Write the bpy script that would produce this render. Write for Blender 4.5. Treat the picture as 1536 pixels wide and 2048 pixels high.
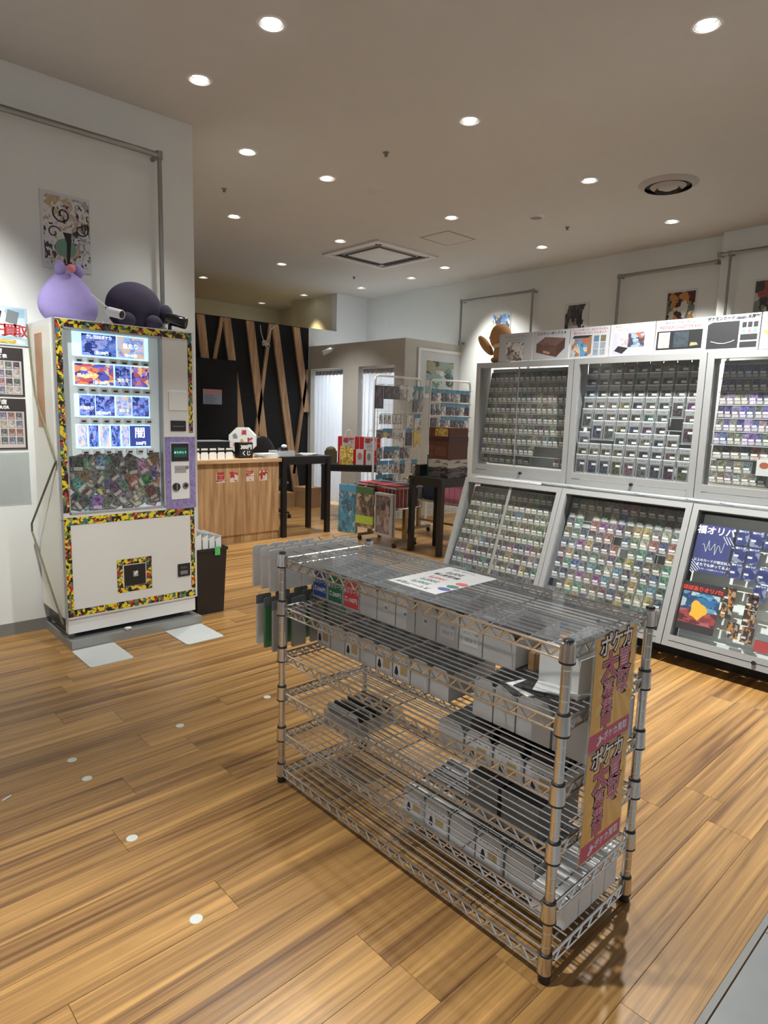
import bpy, bmesh, math, random
from mathutils import Matrix, Vector
random.seed(7)
for o in list(bpy.data.objects): bpy.data.objects.remove(o)
SC = bpy.context.scene
COL = SC.collection
R = random.random
def U(a, b): return a + (b - a) * random.random()

# ------------------------------------------------------------------ camera
TH = math.radians(43.15)
PITCH, ROLL, FPX = 0.1505, 0.0283, 1288.0
def _to_room(v): return Vector((math.cos(TH)*v[0]+math.sin(TH)*v[1], -math.sin(TH)*v[0]+math.cos(TH)*v[1], v[2]))
fw = Vector((0, math.cos(PITCH), -math.sin(PITCH))); rt = Vector((1, 0, 0)); up = rt.cross(fw)
rr = math.cos(ROLL)*rt + math.sin(ROLL)*up; uu = -math.sin(ROLL)*rt + math.cos(ROLL)*up
cx, cy, cz = _to_room(rr), _to_room(uu), _to_room(-fw)
cam = bpy.data.cameras.new('camera'); camo = bpy.data.objects.new('camera', cam); COL.objects.link(camo)
camo.matrix_world = Matrix(((cx[0], cy[0], cz[0], 0), (cx[1], cy[1], cz[1], 0), (cx[2], cy[2], cz[2], 1.40), (0, 0, 0, 1)))
cam.sensor_fit = 'VERTICAL'; cam.sensor_height = 36.0; cam.lens = 36.0*FPX/2048.0
cam.clip_start = 0.05; cam.clip_end = 60
SC.camera = camo

# ------------------------------------------------------------------ world, exposure, light settings
w = bpy.data.worlds.new('world'); SC.world = w; w.use_nodes = True
w.node_tree.nodes['Background'].inputs[0].default_value = (0.97, 0.98, 1.0, 1)
w.node_tree.nodes['Background'].inputs[1].default_value = 0.30
SC.view_settings.view_transform = 'Standard'
try: SC.view_settings.look = 'None'
except Exception: pass
SC.view_settings.gamma = 1.0
SC.view_settings.use_curve_mapping = False
SC.view_settings.exposure = 0.62
LAMP_W = 118.0
NEUTRAL = (1.0, 0.995, 0.955); COOL = (0.86, 0.93, 1.0); WARM = (1.0, 0.80, 0.42)
CEIL = 3.27
# x, y, colour, power factor, lens tilt towards (dx, dy)
LAMPS = [
 (1.92, 2.95, NEUTRAL, 1.0, (-.95, -1.05), 44), (1.93, 3.71, NEUTRAL, .45, (-.2, .1)), (3.39, 2.92, NEUTRAL, 1.0, (-.4, -.4), 90),
 (2.67, 4.42, NEUTRAL, 0.8, (-.6, .2)), (3.40, 4.41, NEUTRAL, 1.7, (-.2, .85)), (3.42, 5.91, NEUTRAL, 1.6, (-.1, -.3)),
 (4.84, 2.90, NEUTRAL, .7, (-.4, 0)), (3.38, 1.46, NEUTRAL, 4.6, (.25, -.1), 106), (4.85, 4.35, NEUTRAL, 1.5, (0, 0)),
 (6.31, 2.88, NEUTRAL, 2.7, (.5, 0)), (6.31, 4.31, NEUTRAL, 2.7, (.5, 0)), (4.68, 5.82, NEUTRAL, 1.5, (0, .2)),
 (4.89, 7.27, NEUTRAL, 1.2, (.4, -.1), 84), (6.37, 5.79, NEUTRAL, 1.3, (.9, -.5)), (6.55, 6.57, COOL, 1.8, (0, 0)),
 (6.58, 7.66, COOL, 4.4, (0, 0)), (4.63, 8.87, WARM, .9, (0, 0)), (6.37, 10.08, WARM, 1.0, (0, 0)), (6.38, 8.84, WARM, 1.0, (0, 0)),
 (0.47, 1.46, NEUTRAL, 3.0, (-.1, -.3), 60), (1.93, 1.46, NEUTRAL, 1.4, (-.1, 1.32), 36), (0.47, 2.92, NEUTRAL, 2.4, (.1, 1.25), 56), (4.84, 1.46, NEUTRAL, .9, (0, 0)),  # lamp above the wire shelf: out of view, aimed to brighten the machine front
 (2.6, -1.0, NEUTRAL, .8, (0, 0)), (0.2, -1.0, NEUTRAL, 1.0, (0, 0)), (-1.0, 2.2, NEUTRAL, .9, (0, .4)), (5.2, -1.0, NEUTRAL, 1.0, (0, 0)),
]

# ------------------------------------------------------------------ node materials
def _new(name):
    m = bpy.data.materials.new(name); m.use_nodes = True
    nt = m.node_tree; return m, nt, nt.nodes['Principled BSDF']
def nd(nt, t, **kw):
    n = nt.nodes.new(t)
    for k, v in kw.items():
        if k.startswith('_'): setattr(n, k[1:], v)
        else: n.inputs[k.replace('__', ' ')].default_value = v
    return n
def c4(c): return (c[0], c[1], c[2], 1.0)
def srgb(r, g, b):
    f = lambda c: (c/255/12.92 if c/255 <= .04045 else ((c/255+.055)/1.055)**2.4)
    return (f(r), f(g), f(b))
_MC = {}
def P(name, col, rough=.5, metal=0.0, spec=.5, emit=None, es=0.0, var=.06, vs=6.0, bump=0.0, bs=60.0, alpha=1.0):
    """plain surface with a little procedural mottling"""
    if name in _MC: return _MC[name]
    m, nt, b = _new(name)
    tc = nd(nt, 'ShaderNodeTexCoord'); nz = nd(nt, 'ShaderNodeTexNoise', Scale=vs, Detail=3.0)
    nt.links.new(tc.outputs['Object'], nz.inputs['Vector'])
    mix = nd(nt, 'ShaderNodeMix', _data_type='RGBA')
    mix.inputs[6].default_value = c4([c*(1-var) for c in col]); mix.inputs[7].default_value = c4([min(1, c*(1+var)) for c in col])
    nt.links.new(nz.outputs['Fac'], mix.inputs[0]); nt.links.new(mix.outputs[2], b.inputs['Base Color'])
    b.inputs['Roughness'].default_value = rough; b.inputs['Metallic'].default_value = metal
    b.inputs['Specular IOR Level'].default_value = spec; b.inputs['Alpha'].default_value = alpha
    if emit: b.inputs['Emission Color'].default_value = c4(emit); b.inputs['Emission Strength'].default_value = es
    if bump:
        n2 = nd(nt, 'ShaderNodeTexNoise', Scale=bs, Detail=4.0); nt.links.new(tc.outputs['Object'], n2.inputs['Vector'])
        bp = nd(nt, 'ShaderNodeBump', Strength=bump, Distance=.004); nt.links.new(n2.outputs['Fac'], bp.inputs['Height'])
        nt.links.new(bp.outputs['Normal'], b.inputs['Normal'])
    _MC[name] = m; return m
def ramp(nt, stops, interp='LINEAR'):
    r = nt.nodes.new('ShaderNodeValToRGB'); r.color_ramp.interpolation = interp
    e = r.color_ramp.elements
    while len(e) < len(stops): e.new(.5)
    for i, (p, c) in enumerate(stops): e[i].position = p; e[i].color = c4(c)
    return r
def WOOD(name, dark, light, scale=(1.5, 22, 22), rough=.38, rnd=True, contrast=(.32, .72), joint=None, axis=0):
    if name in _MC: return _MC[name]
    m, nt, b = _new(name)
    tc = nd(nt, 'ShaderNodeTexCoord'); mp = nd(nt, 'ShaderNodeMapping'); mp.inputs['Scale'].default_value = scale
    add = nd(nt, 'ShaderNodeVectorMath', _operation='ADD'); oi = nd(nt, 'ShaderNodeObjectInfo')
    mul = nd(nt, 'ShaderNodeVectorMath', _operation='SCALE'); mul.inputs['Scale'].default_value = 37.0
    cmb = nd(nt, 'ShaderNodeCombineXYZ')
    for k in ('X', 'Y', 'Z'): nt.links.new(oi.outputs['Random'], cmb.inputs[k])
    nt.links.new(cmb.outputs[0], mul.inputs[0]); nt.links.new(tc.outputs['Object'], add.inputs[0]); nt.links.new(mul.outputs[0], add.inputs[1])
    nt.links.new(add.outputs[0], mp.inputs['Vector'])
    n1 = nd(nt, 'ShaderNodeTexNoise', Scale=1.0, Detail=5.0, Roughness=.62, Distortion=.7); nt.links.new(mp.outputs[0], n1.inputs['Vector'])
    mp2 = nd(nt, 'ShaderNodeMapping'); mp2.inputs['Scale'].default_value = [s*4.5 if s > 5 else s*1.4 for s in scale]
    nt.links.new(add.outputs[0], mp2.inputs['Vector'])
    n2 = nd(nt, 'ShaderNodeTexNoise', Scale=1.0, Detail=3.0); nt.links.new(mp2.outputs[0], n2.inputs['Vector'])
    mm = nd(nt, 'ShaderNodeMath', _operation='MULTIPLY_ADD'); nt.links.new(n2.outputs['Fac'], mm.inputs[0]); mm.inputs[1].default_value = .35
    nt.links.new(n1.outputs['Fac'], mm.inputs[2])
    m3 = nd(nt, 'ShaderNodeMath', _operation='MULTIPLY_ADD'); nt.links.new(oi.outputs['Random'], m3.inputs[0])
    m3.inputs[1].default_value = .10 if rnd else 0.0; nt.links.new(mm.outputs[0], m3.inputs[2])
    m4 = nd(nt, 'ShaderNodeMath', _operation='SUBTRACT'); nt.links.new(m3.outputs[0], m4.inputs[0]); m4.inputs[1].default_value = .225 if rnd else .175
    mid = [(a+c)/2 for a, c in zip(dark, light)]
    rp = ramp(nt, [(contrast[0], dark), ((contrast[0]+contrast[1])/2, mid), (contrast[1], light)])
    nt.links.new(m4.outputs[0], rp.inputs['Fac']); nt.links.new(rp.outputs['Color'], b.inputs['Base Color'])
    b.inputs['Roughness'].default_value = rough
    bp = nd(nt, 'ShaderNodeBump', Strength=.12, Distance=.002); nt.links.new(n2.outputs['Fac'], bp.inputs['Height']); nt.links.new(bp.outputs['Normal'], b.inputs['Normal'])
    _MC[name] = m; return m
def ART(name, cols, scale=7.0, dist=.6, rough=.45, es=0.0, fine=.5):
    """abstract printed picture in UV space: warped patches of the given colours"""
    if name in _MC: return _MC[name]
    m, nt, b = _new(name)
    tc = nd(nt, 'ShaderNodeTexCoord'); oi = nd(nt, 'ShaderNodeObjectInfo')
    ad = nd(nt, 'ShaderNodeVectorMath', _operation='ADD'); cb = nd(nt, 'ShaderNodeCombineXYZ'); nt.links.new(oi.outputs['Random'], cb.inputs['Z'])
    nt.links.new(tc.outputs['UV'], ad.inputs[0]); nt.links.new(cb.outputs[0], ad.inputs[1])
    nz = nd(nt, 'ShaderNodeTexNoise', Scale=scale*.7, Detail=3.0); nt.links.new(ad.outputs[0], nz.inputs['Vector'])
    sc = nd(nt, 'ShaderNodeVectorMath', _operation='SCALE'); sc.inputs['Scale'].default_value = dist; nt.links.new(nz.outputs['Color'], sc.inputs[0])
    a2 = nd(nt, 'ShaderNodeVectorMath', _operation='ADD'); nt.links.new(ad.outputs[0], a2.inputs[0]); nt.links.new(sc.outputs[0], a2.inputs[1])
    vo = nd(nt, 'ShaderNodeTexVoronoi', Scale=scale); nt.links.new(a2.outputs[0], vo.inputs['Vector'])
    sp = nd(nt, 'ShaderNodeSeparateColor'); nt.links.new(vo.outputs['Color'], sp.inputs[0])
    rp = ramp(nt, [(i/len(cols), c) for i, c in enumerate(cols)], 'CONSTANT'); nt.links.new(sp.outputs[0], rp.inputs['Fac'])
    n2 = nd(nt, 'ShaderNodeTexNoise', Scale=scale*5, Detail=2.0); nt.links.new(ad.outputs[0], n2.inputs['Vector'])
    mx = nd(nt, 'ShaderNodeMix', _data_type='RGBA', _blend_type='OVERLAY'); mx.inputs[0].default_value = fine
    nt.links.new(rp.outputs['Color'], mx.inputs[6]); nt.links.new(n2.outputs['Fac'], mx.inputs[7])
    nt.links.new(mx.outputs[2], b.inputs['Base Color']); b.inputs['Roughness'].default_value = rough
    if es: nt.links.new(mx.outputs[2], b.inputs['Emission Color']); b.inputs['Emission Strength'].default_value = es
    _MC[name] = m; return m
def GLASS(name, tint=(.9, .95, .95), refl=.04, veil=0.0, veilcol=(.6, .65, .65), rough=.02, k=1.0):
    """thin sheet: clear with a fresnel reflection and an optional faint milky veil"""
    if name in _MC: return _MC[name]
    m, nt, b = _new(name); nt.nodes.remove(b); out = nt.nodes['Material Output']
    t = nd(nt, 'ShaderNodeBsdfTransparent', Color=c4(tint)); g = nd(nt, 'ShaderNodeBsdfGlossy', Roughness=rough)
    d = nd(nt, 'ShaderNodeBsdfDiffuse', Color=c4(veilcol)); lwt = nd(nt, 'ShaderNodeLayerWeight', Blend=.5); lw = nd(nt, 'ShaderNodeMath', _operation='POWER'); nt.links.new(lwt.outputs['Facing'], lw.inputs[0]); lw.inputs[1].default_value = 4.0
    m1 = nd(nt, 'ShaderNodeMixShader', Fac=veil); nt.links.new(t.outputs[0], m1.inputs[1]); nt.links.new(d.outputs[0], m1.inputs[2])
    ma = nd(nt, 'ShaderNodeMath', _operation='MULTIPLY_ADD'); ma.inputs[1].default_value = k; ma.inputs[2].default_value = refl; ma.use_clamp = True; nt.links.new(lw.outputs[0], ma.inputs[0])
    m2 = nd(nt, 'ShaderNodeMixShader'); nt.links.new(ma.outputs[0], m2.inputs[0]); nt.links.new(m1.outputs[0], m2.inputs[1]); nt.links.new(g.outputs[0], m2.inputs[2])
    nt.links.new(m2.outputs[0], out.inputs['Surface']); _MC[name] = m; return m
def CARDMAT(name, src, label=True, slab=False, rough=.3):
    """printed trading card in UV space: pale border, picture in the card's own tint, text block, white price sticker"""
    if name in _MC: return _MC[name]
    m, nt, b = _new(name)
    tc = nd(nt, 'ShaderNodeTexCoord'); oi = nd(nt, 'ShaderNodeObjectInfo')
    if src == 'obj': tint = oi.outputs['Color']
    else: tint = nd(nt, 'ShaderNodeAttribute', _attribute_name='tint').outputs['Color']
    ad = nd(nt, 'ShaderNodeVectorMath', _operation='ADD'); cb = nd(nt, 'ShaderNodeCombineXYZ')
    geo = nd(nt, 'ShaderNodeNewGeometry')
    sx = nd(nt, 'ShaderNodeSeparateColor'); nt.links.new(tint, sx.inputs[0])
    m9 = nd(nt, 'ShaderNodeMath', _operation='MULTIPLY'); nt.links.new(sx.outputs[0], m9.inputs[0]); m9.inputs[1].default_value = 91.7
    m8 = nd(nt, 'ShaderNodeMath', _operation='MULTIPLY_ADD'); nt.links.new(sx.outputs[2], m8.inputs[0]); m8.inputs[1].default_value = 57.3; nt.links.new(m9.outputs[0], m8.inputs[2])
    nt.links.new(m8.outputs[0], cb.inputs['Z']); nt.links.new(m9.outputs[0], cb.inputs['X'])
    nt.links.new(tc.outputs['UV'], ad.inputs[0]); nt.links.new(cb.outputs[0], ad.inputs[1])
    n1 = nd(nt, 'ShaderNodeTexNoise', Scale=4.2, Detail=3.0, Distortion=1.2); nt.links.new(ad.outputs[0], n1.inputs['Vector'])
    hs = nd(nt, 'ShaderNodeHueSaturation', Saturation=.85, Value=1.15); nt.links.new(tint, hs.inputs['Color'])
    h2 = nd(nt, 'ShaderNodeHueSaturation', Hue=.62, Saturation=1.0, Value=.3); nt.links.new(tint, h2.inputs['Color'])
    rp = ramp(nt, [(.40, (0, 0, 0)), (.52, (.5, .5, .5)), (.62, (1, 1, 1))]); nt.links.new(n1.outputs['Fac'], rp.inputs['Fac'])
    art = nd(nt, 'ShaderNodeMix', _data_type='RGBA'); nt.links.new(rp.outputs['Color'], art.inputs[0]); nt.links.new(h2.outputs[0], art.inputs[6]); nt.links.new(hs.outputs[0], art.inputs[7])
    uv = nd(nt, 'ShaderNodeSeparateXYZ'); nt.links.new(tc.outputs['UV'], uv.inputs[0])
    def cmp(o, a, op):
        n = nd(nt, 'ShaderNodeMath', _operation=op); nt.links.new(o, n.inputs[0]); n.inputs[1].default_value = a; return n.outputs[0]
    def mul(*ss):
        r = ss[0]
        for s in ss[1:]:
            n = nd(nt, 'ShaderNodeMath', _operation='MULTIPLY'); nt.links.new(r, n.inputs[0]); nt.links.new(s, n.inputs[1]); r = n.outputs[0]
        return r
    def rect(u0, u1, v0, v1): return mul(cmp(uv.outputs[0], u0, 'GREATER_THAN'), cmp(uv.outputs[0], u1, 'LESS_THAN'), cmp(uv.outputs[1], v0, 'GREATER_THAN'), cmp(uv.outputs[1], v1, 'LESS_THAN'))
    def over(base, top, mask):
        n = nd(nt, 'ShaderNodeMix', _data_type='RGBA'); nt.links.new(mask, n.inputs[0])
        if isinstance(base, tuple): n.inputs[6].default_value = base
        else: nt.links.new(base, n.inputs[6])
        if isinstance(top, tuple): n.inputs[7].default_value = top
        else: nt.links.new(top, n.inputs[7])
        return n.outputs[2]
    if slab:
        dk_ = nd(nt, 'ShaderNodeHueSaturation', Value=.55); nt.links.new(art.outputs[2], dk_.inputs['Color'])
        c = over((.17, .185, .19, 1), dk_.outputs[0], rect(.14, .86, .06, .70))
        c = over(c, (.27, .28, .29, 1), rect(.08, .92, .76, .95)); c = over(c, (.14, .15, .17, 1), mul(rect(.14, .80, .82, .88), cmp(n1.outputs['Fac'], .47, 'GREATER_THAN')))
        c = over(c, (.70, .73, .76, 1), rect(-.1, 1.1, .955, 1.1)); c = over(c, (.09, .095, .10, 1), rect(-.1, .03, -.1, .955)); c = over(c, (.09, .095, .10, 1), rect(.97, 1.1, -.1, .955))  # pale top strip paints the shine along the slab's upper edge
        if label: c = over(c, (.62, .64, .66, 1), rect(.46, .86, .45, .56))
    else:
        c = over((.14, .15, .15, 1), art.outputs[2], rect(.045, .955, .035, .965))
        wv = nd(nt, 'ShaderNodeTexWave', Scale=9.0, _bands_direction='Y'); nt.links.new(tc.outputs['UV'], wv.inputs['Vector'])
        c = over(c, (.60, .58, .52, 1), mul(rect(.13, .87, .09, .30), cmp(wv.outputs['Fac'], .5, 'GREATER_THAN')))
        if label: c = over(c, (.56, .57, .58, 1), rect(.08, .72, .35, .50))
    nt.links.new(c, b.inputs['Base Color']); b.inputs['Roughness'].default_value = rough
    _MC[name] = m; return m

# ------------------------------------------------------------------ palette
M = {}
M['wall'] = P('wall paint', (.68, .70, .68), .75, var=.03, bump=.05, bs=180)
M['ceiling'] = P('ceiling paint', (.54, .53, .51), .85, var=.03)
M['wallwhite'] = P('white wall paint', (.72, .74, .76), .8, var=.02)
M['cream'] = P('cream wall paint', (.70, .68, .55), .8, var=.02)
M['boothgrey'] = P('taupe booth paint', (.54, .52, .475), .8, var=.04)
M['skirt'] = P('grey vinyl skirting', (.18, .18, .17), .5)
M['blackwall'] = P('black paint', (.006, .006, .007), .85, var=.2)
M['black'] = P('black lacquer', (.010, .009, .010), .42, var=.2)
M['blackplastic'] = P('black plastic', (.015, .015, .016), .35, var=.2)
M['chrome'] = P('chrome wire', (.66, .65, .64), .20, 1.0, var=.05)
M['chromepost'] = P('chrome post', (.70, .69, .68), .20, 1.0, var=.05)
M['darkring'] = P('black collar ring', (.02, .02, .02), .4)
M['steel'] = P('brushed steel tube', (.30, .30, .29), .35, .8)
M['alu'] = P('brushed aluminium', (.40, .41, .41), .42, .40, var=.04)
M['aludark'] = P('shadow gap', (.02, .02, .02), .6)
M['white'] = P('white plastic', (.72, .73, .73), .4, var=.03)
M['whitematte'] = P('white paper', (.57, .58, .59), .7, var=.02)
M['bin'] = P('translucent white bin plastic', (.47, .48, .48), .4, var=.10, vs=14)
M['mach'] = P('machine white enamel', (.68, .685, .665), .4, var=.02)
M['machside'] = P('machine side sheet', (.72, .72, .64), .35, var=.05, vs=3)
M['tan'] = P('tan plush', (.42, .22, .09), .95, var=.12, vs=30, bump=.5, bs=220)
M['creamplush'] = P('cream plush', (.70, .60, .42), .95, var=.08, bump=.5, bs=220)
M['lilac'] = P('lilac plush', (.32, .27, .56), .95, var=.10, vs=12, bump=.5, bs=200)
M['pinkplush'] = P('pink plush', (.75, .25, .28), .95, bump=.4, bs=200)
M['violet'] = P('dark violet plush', (.035, .028, .055), .95, var=.25, vs=14, bump=.5, bs=200)
M['timber'] = WOOD('knotty pine boards', (.27, .145, .068), (.62, .40, .22), (16, 16, 1.4), .6)
M['counter'] = WOOD('oak laminate', (.27, .15, .068), (.60, .39, .205), (18, 18, 1.1), .45, rnd=False)
M['countertop'] = WOOD('oak laminate edge', (.34, .21, .10), (.60, .40, .22), (1.2, 18, 18), .45, rnd=False)
M['floor'] = WOOD('oak vinyl plank', (.105, .046, .0145), (.47, .265, .085), (.75, 26, 26), .34, contrast=(.28, .74))
M['gap'] = P('plank joint', (.20, .11, .04), .8)
M['tile'] = P('grey stone tile', (.20, .215, .22), .35, var=.25, vs=4)
M['curtain'] = P('white curtain cloth', (.74, .76, .80), .9, var=.05)
def _translucent(m, f=.45):
    nt = m.node_tree; b = nt.nodes['Principled BSDF']; out = nt.nodes['Material Output']; tr = nd(nt, 'ShaderNodeBsdfTranslucent', Color=(.8, .84, .9, 1)); mx = nd(nt, 'ShaderNodeMixShader', Fac=f)
    nt.links.new(b.outputs[0], mx.inputs[1]); nt.links.new(tr.outputs[0], mx.inputs[2]); nt.links.new(mx.outputs[0], out.inputs['Surface'])
_translucent(M['curtain'])
M['curtainhead'] = P('grey curtain heading', (.42, .42, .45), .9)
M['card_board'] = P('corrugated cardboard', (.36, .22, .11), .8, var=.12)
M['red'] = P('red paper', (.55, .012, .012), .5)
M['redink'] = P('red ink', (.42, .03, .035), .6)
M['pinkred'] = P('rose print', (.58, .10, .17), .55)
M['orange'] = P('orange print', (.80, .44, .12), .55, var=.12, vs=3)
M['brownink'] = P('dark brown ink', (.06, .012, .015), .6)
M['ink'] = P('black ink', (.015, .015, .018), .6)
M['whiteink'] = P('white ink', (.82, .82, .82), .6, var=.01)
M['greyink'] = P('grey ink', (.18, .20, .22), .6)
M['bluepill'] = P('blue print', (.03, .08, .32), .5); M['greenpill'] = P('green print', (.02, .16, .09), .5); M['redpill'] = P('coral print', (.60, .06, .07), .5)
M['glass'] = GLASS('showcase glass', (.97, .985, .98), .04, .015, (.5, .54, .53), .01, .8)
M['vinylsheet'] = GLASS('clear vinyl top sheet', (.93, .95, .97), .06, .14, (.50, .54, .60), .05, .75)
M['clear'] = GLASS('clear plastic bag', (.88, .90, .90), .06, .16, (.7, .72, .72), .15)
M['lens'] = P('lamp lens', (1, 1, 1), .5, emit=(1, .98, .94), es=7.0)
M['reflector'] = P('lamp reflector', (.30, .30, .29), .3, .5)
M['ring'] = P('lamp trim', (.70, .69, .67), .5)
M['binwhite'] = P('opaque white bin plastic', (.74, .76, .75), .45, var=.05)
M['signwhite'] = P('sign board white', (.44, .45, .47), .6, var=.02)
M['case'] = P('case backing', (.70, .75, .72), .5, var=.04, vs=30)
M['sticker'] = ART('busy sticker border', [(.75, .58, .02), (.012, .01, .01), (.45, .03, .03), (.012, .01, .01), (.03, .16, .18), (.75, .58, .02), (.10, .02, .03), (.15, .25, .08), (.012, .01, .01), (.75, .58, .02)], 6.5, .45, .4, 0, .3)
M['purpleprint'] = ART('purple patterned sticker', [(.20, .15, .36), (.30, .25, .46), (.24, .20, .42)], 14, .5)
M['gold'] = ART('gold print', [(.70, .50, .10), (.45, .28, .03), (.85, .72, .30), (.25, .13, .02)], 9, .7, .3)

# ------------------------------------------------------------------ mesh builder
class MB:
    def __init__(s, off=(0, 0, 0)):
        s.v = []; s.f = []; s.mi = []; s.uv = []; s.tint = []; s.off = Vector(off); s.mats = []; s.cur = 0; s.col = (.5, .5, .5)
    def m(s, mat):
        mat = M[mat] if isinstance(mat, str) else mat
        if mat not in s.mats: s.mats.append(mat)
        s.cur = s.mats.index(mat); return s
    def add(s, vs, fs, uvs=None):
        b = len(s.v); s.v += [Vector(p)-s.off for p in vs]
        for i, f in enumerate(fs):
            s.f.append([b+k for k in f]); s.mi.append(s.cur); s.uv.append(uvs[i] if uvs else None); s.tint.append(s.col)
        return s
    def box(s, x0, x1, y0, y1, z0, z1, faceuv=True):
        vs = [(x0, y0, z0), (x1, y0, z0), (x1, y1, z0), (x0, y1, z0), (x0, y0, z1), (x1, y0, z1), (x1, y1, z1), (x0, y1, z1)]
        q = [(0, 0), (1, 0), (1, 1), (0, 1)]
        return s.add(vs, [(3, 2, 1, 0), (4, 5, 6, 7), (0, 1, 5, 4), (1, 2, 6, 5), (2, 3, 7, 6), (3, 0, 4, 7)], [q]*6)
    def obox(s, T, x0, x1, y0, y1, z0, z1):
        vs = [T @ Vector(p) for p in [(x0, y0, z0), (x1, y0, z0), (x1, y1, z0), (x0, y1, z0), (x0, y0, z1), (x1, y0, z1), (x1, y1, z1), (x0, y1, z1)]]
        q = [(0, 0), (1, 0), (1, 1), (0, 1)]
        return s.add(vs, [(3, 2, 1, 0), (4, 5, 6, 7), (0, 1, 5, 4), (1, 2, 6, 5), (2, 3, 7, 6), (3, 0, 4, 7)], [q]*6)
    def quad(s, a, b, c, d): return s.add([a, b, c, d], [(0, 1, 2, 3)], [[(0, 0), (1, 0), (1, 1), (0, 1)]])
    def rod(s, p, q, r, n=6, r2=None, cap=True):
        p = Vector(p); q = Vector(q); d = (q-p).normalized(); a = d.orthogonal().normalized(); b = d.cross(a); r2 = r if r2 is None else r2
        vs = [p+(a*math.cos(t)+b*math.sin(t))*r for t in [2*math.pi*i/n for i in range(n)]] + [q+(a*math.cos(t)+b*math.sin(t))*r2 for t in [2*math.pi*i/n for i in range(n)]]
        fs = [(i, (i+1) % n, n+(i+1) % n, n+i) for i in range(n)]
        if cap: fs += [tuple(range(n-1, -1, -1)), tuple(range(n, 2*n))]
        return s.add(vs, fs)
    def path(s, pts, r, n=6):
        for a, b in zip(pts[:-1], pts[1:]): s.rod(a, b, r, n)
        return s
    def lathe(s, c, prof, n=24, axis=(0, 0, 1), closed=False):
        ax = Vector(axis).normalized(); a = ax.orthogonal().normalized(); b = ax.cross(a); c = Vector(c); k = len(prof)
        vs = [c+ax*h+(a*math.cos(t)+b*math.sin(t))*r for r, h in prof for t in [2*math.pi*i/n for i in range(n)]]
        fs = [(j*n+i, j*n+(i+1) % n, (j+1)*n+(i+1) % n, (j+1)*n+i) for j in range(k-1) for i in range(n)]
        if closed: fs += [tuple(range(n-1, -1, -1)), tuple((k-1)*n+i for i in range(n))]
        return s.add(vs, fs)
    def prism(s, poly, z0, z1, T=None):
        n = len(poly); T = T or Matrix.Identity(4)
        vs = [T @ Vector((x, y, z0)) for x, y in poly]+[T @ Vector((x, y, z1)) for x, y in poly]
        xs = [p[0] for p in poly]; ys = [p[1] for p in poly]; w_ = max(xs)-min(xs) or 1; h_ = max(ys)-min(ys) or 1
        uv = [((x-min(xs))/w_, (y-min(ys))/h_) for x, y in poly]
        fs = [tuple(range(n-1, -1, -1)), tuple(range(n, 2*n))]+[(i, (i+1) % n, n+(i+1) % n, n+i) for i in range(n)]
        return s.add(vs, fs, [uv[::-1], uv]+[[(0, 0), (1, 0), (1, 1), (0, 1)]]*n)
    def blob(s, c, r, nu=28, nv=16, fn=None):
        c = Vector(c)
        vs = []
        for j in range(nv+1):
            ph = math.pi*j/nv
            for i in range(nu):
                t = 2*math.pi*i/nu; d = Vector((math.sin(ph)*math.cos(t), math.sin(ph)*math.sin(t), math.cos(ph)))
                p = Vector((d.x*r[0], d.y*r[1], d.z*r[2]))
                vs.append(c+(fn(p, d) if fn else p))
        return s.add(vs, [(j*nu+i, (j+1)*nu+i, (j+1)*nu+(i+1) % nu, j*nu+(i+1) % nu) for j in range(nv) for i in range(nu)])
    def mesh(s, name, smooth=False):
        me = bpy.data.meshes.new(name); me.from_pydata([tuple(p) for p in s.v], [], s.f)
        for mt in s.mats: me.materials.append(mt)
        me.polygons.foreach_set('material_index', s.mi)
        if any(s.uv):
            ul = me.uv_layers.new(name='UVMap'); d = ul.data; k = 0
            for f, u in zip(s.f, s.uv):
                for i in range(len(f)):
                    if u: d[k].uv = u[i]
                    k += 1
        if any(t != (.5, .5, .5) for t in s.tint):
            at = me.color_attributes.new('tint', 'FLOAT_COLOR', 'CORNER'); k = 0
            for f, t in zip(s.f, s.tint):
                for i in range(len(f)): at.data[k].color = c4(t); k += 1
        if smooth:
            me.polygons.foreach_set('use_smooth', [True]*len(me.polygons))
            try: me.set_sharp_from_angle(angle=math.radians(38))
            except Exception: pass
        me.update(); return me
    def build(s, name, parent=None, smooth=False):
        o = bpy.data.objects.new(name, s.mesh(name, smooth)); COL.objects.link(o)
        if parent is not None: o.parent = parent
        return o
def FR(org, right=(1, 0, 0), up_=(0, 0, 1)):
    r = Vector(right).normalized(); u = Vector(up_).normalized(); z = r.cross(u); o = Vector(org)
    return Matrix(((r.x, u.x, z.x, o.x), (r.y, u.y, z.y, o.y), (r.z, u.z, z.z, o.z), (0, 0, 0, 1)))
FACE_Y = ((1, 0, 0), (0, 0, 1))       # panel facing -Y
FACE_X = ((0, -1, 0), (0, 0, 1))      # panel facing -X
def tag(o, label=None, cat=None, group=None, kind=None):
    if label: o['label'] = label
    if cat: o['category'] = cat
    if group: o['group'] = group
    if kind: o['kind'] = kind
    return o
def thing(name, label, cat, mat_or_loc=(0, 0, 0), group=None):
    o = bpy.data.objects.new(name, None); COL.objects.link(o); o.empty_display_size = .05
    o.matrix_world = mat_or_loc if isinstance(mat_or_loc, Matrix) else Matrix.Translation(Vector(mat_or_loc))
    return tag(o, label, cat, group)
def struct(name, mb, smooth=False): return tag(mb.build(name, None, smooth), kind='structure')
def copy_tree(root, Mx, label=None, group=None):
    def rec(o, par):
        c = o.copy(); COL.objects.link(c)
        if par is not None: c.parent = par
        for ch in o.children: rec(ch, c)
        return c
    r = rec(root, None); r.matrix_world = Mx
    if label: r['label'] = label
    if group: r['group'] = group
    return r
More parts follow.
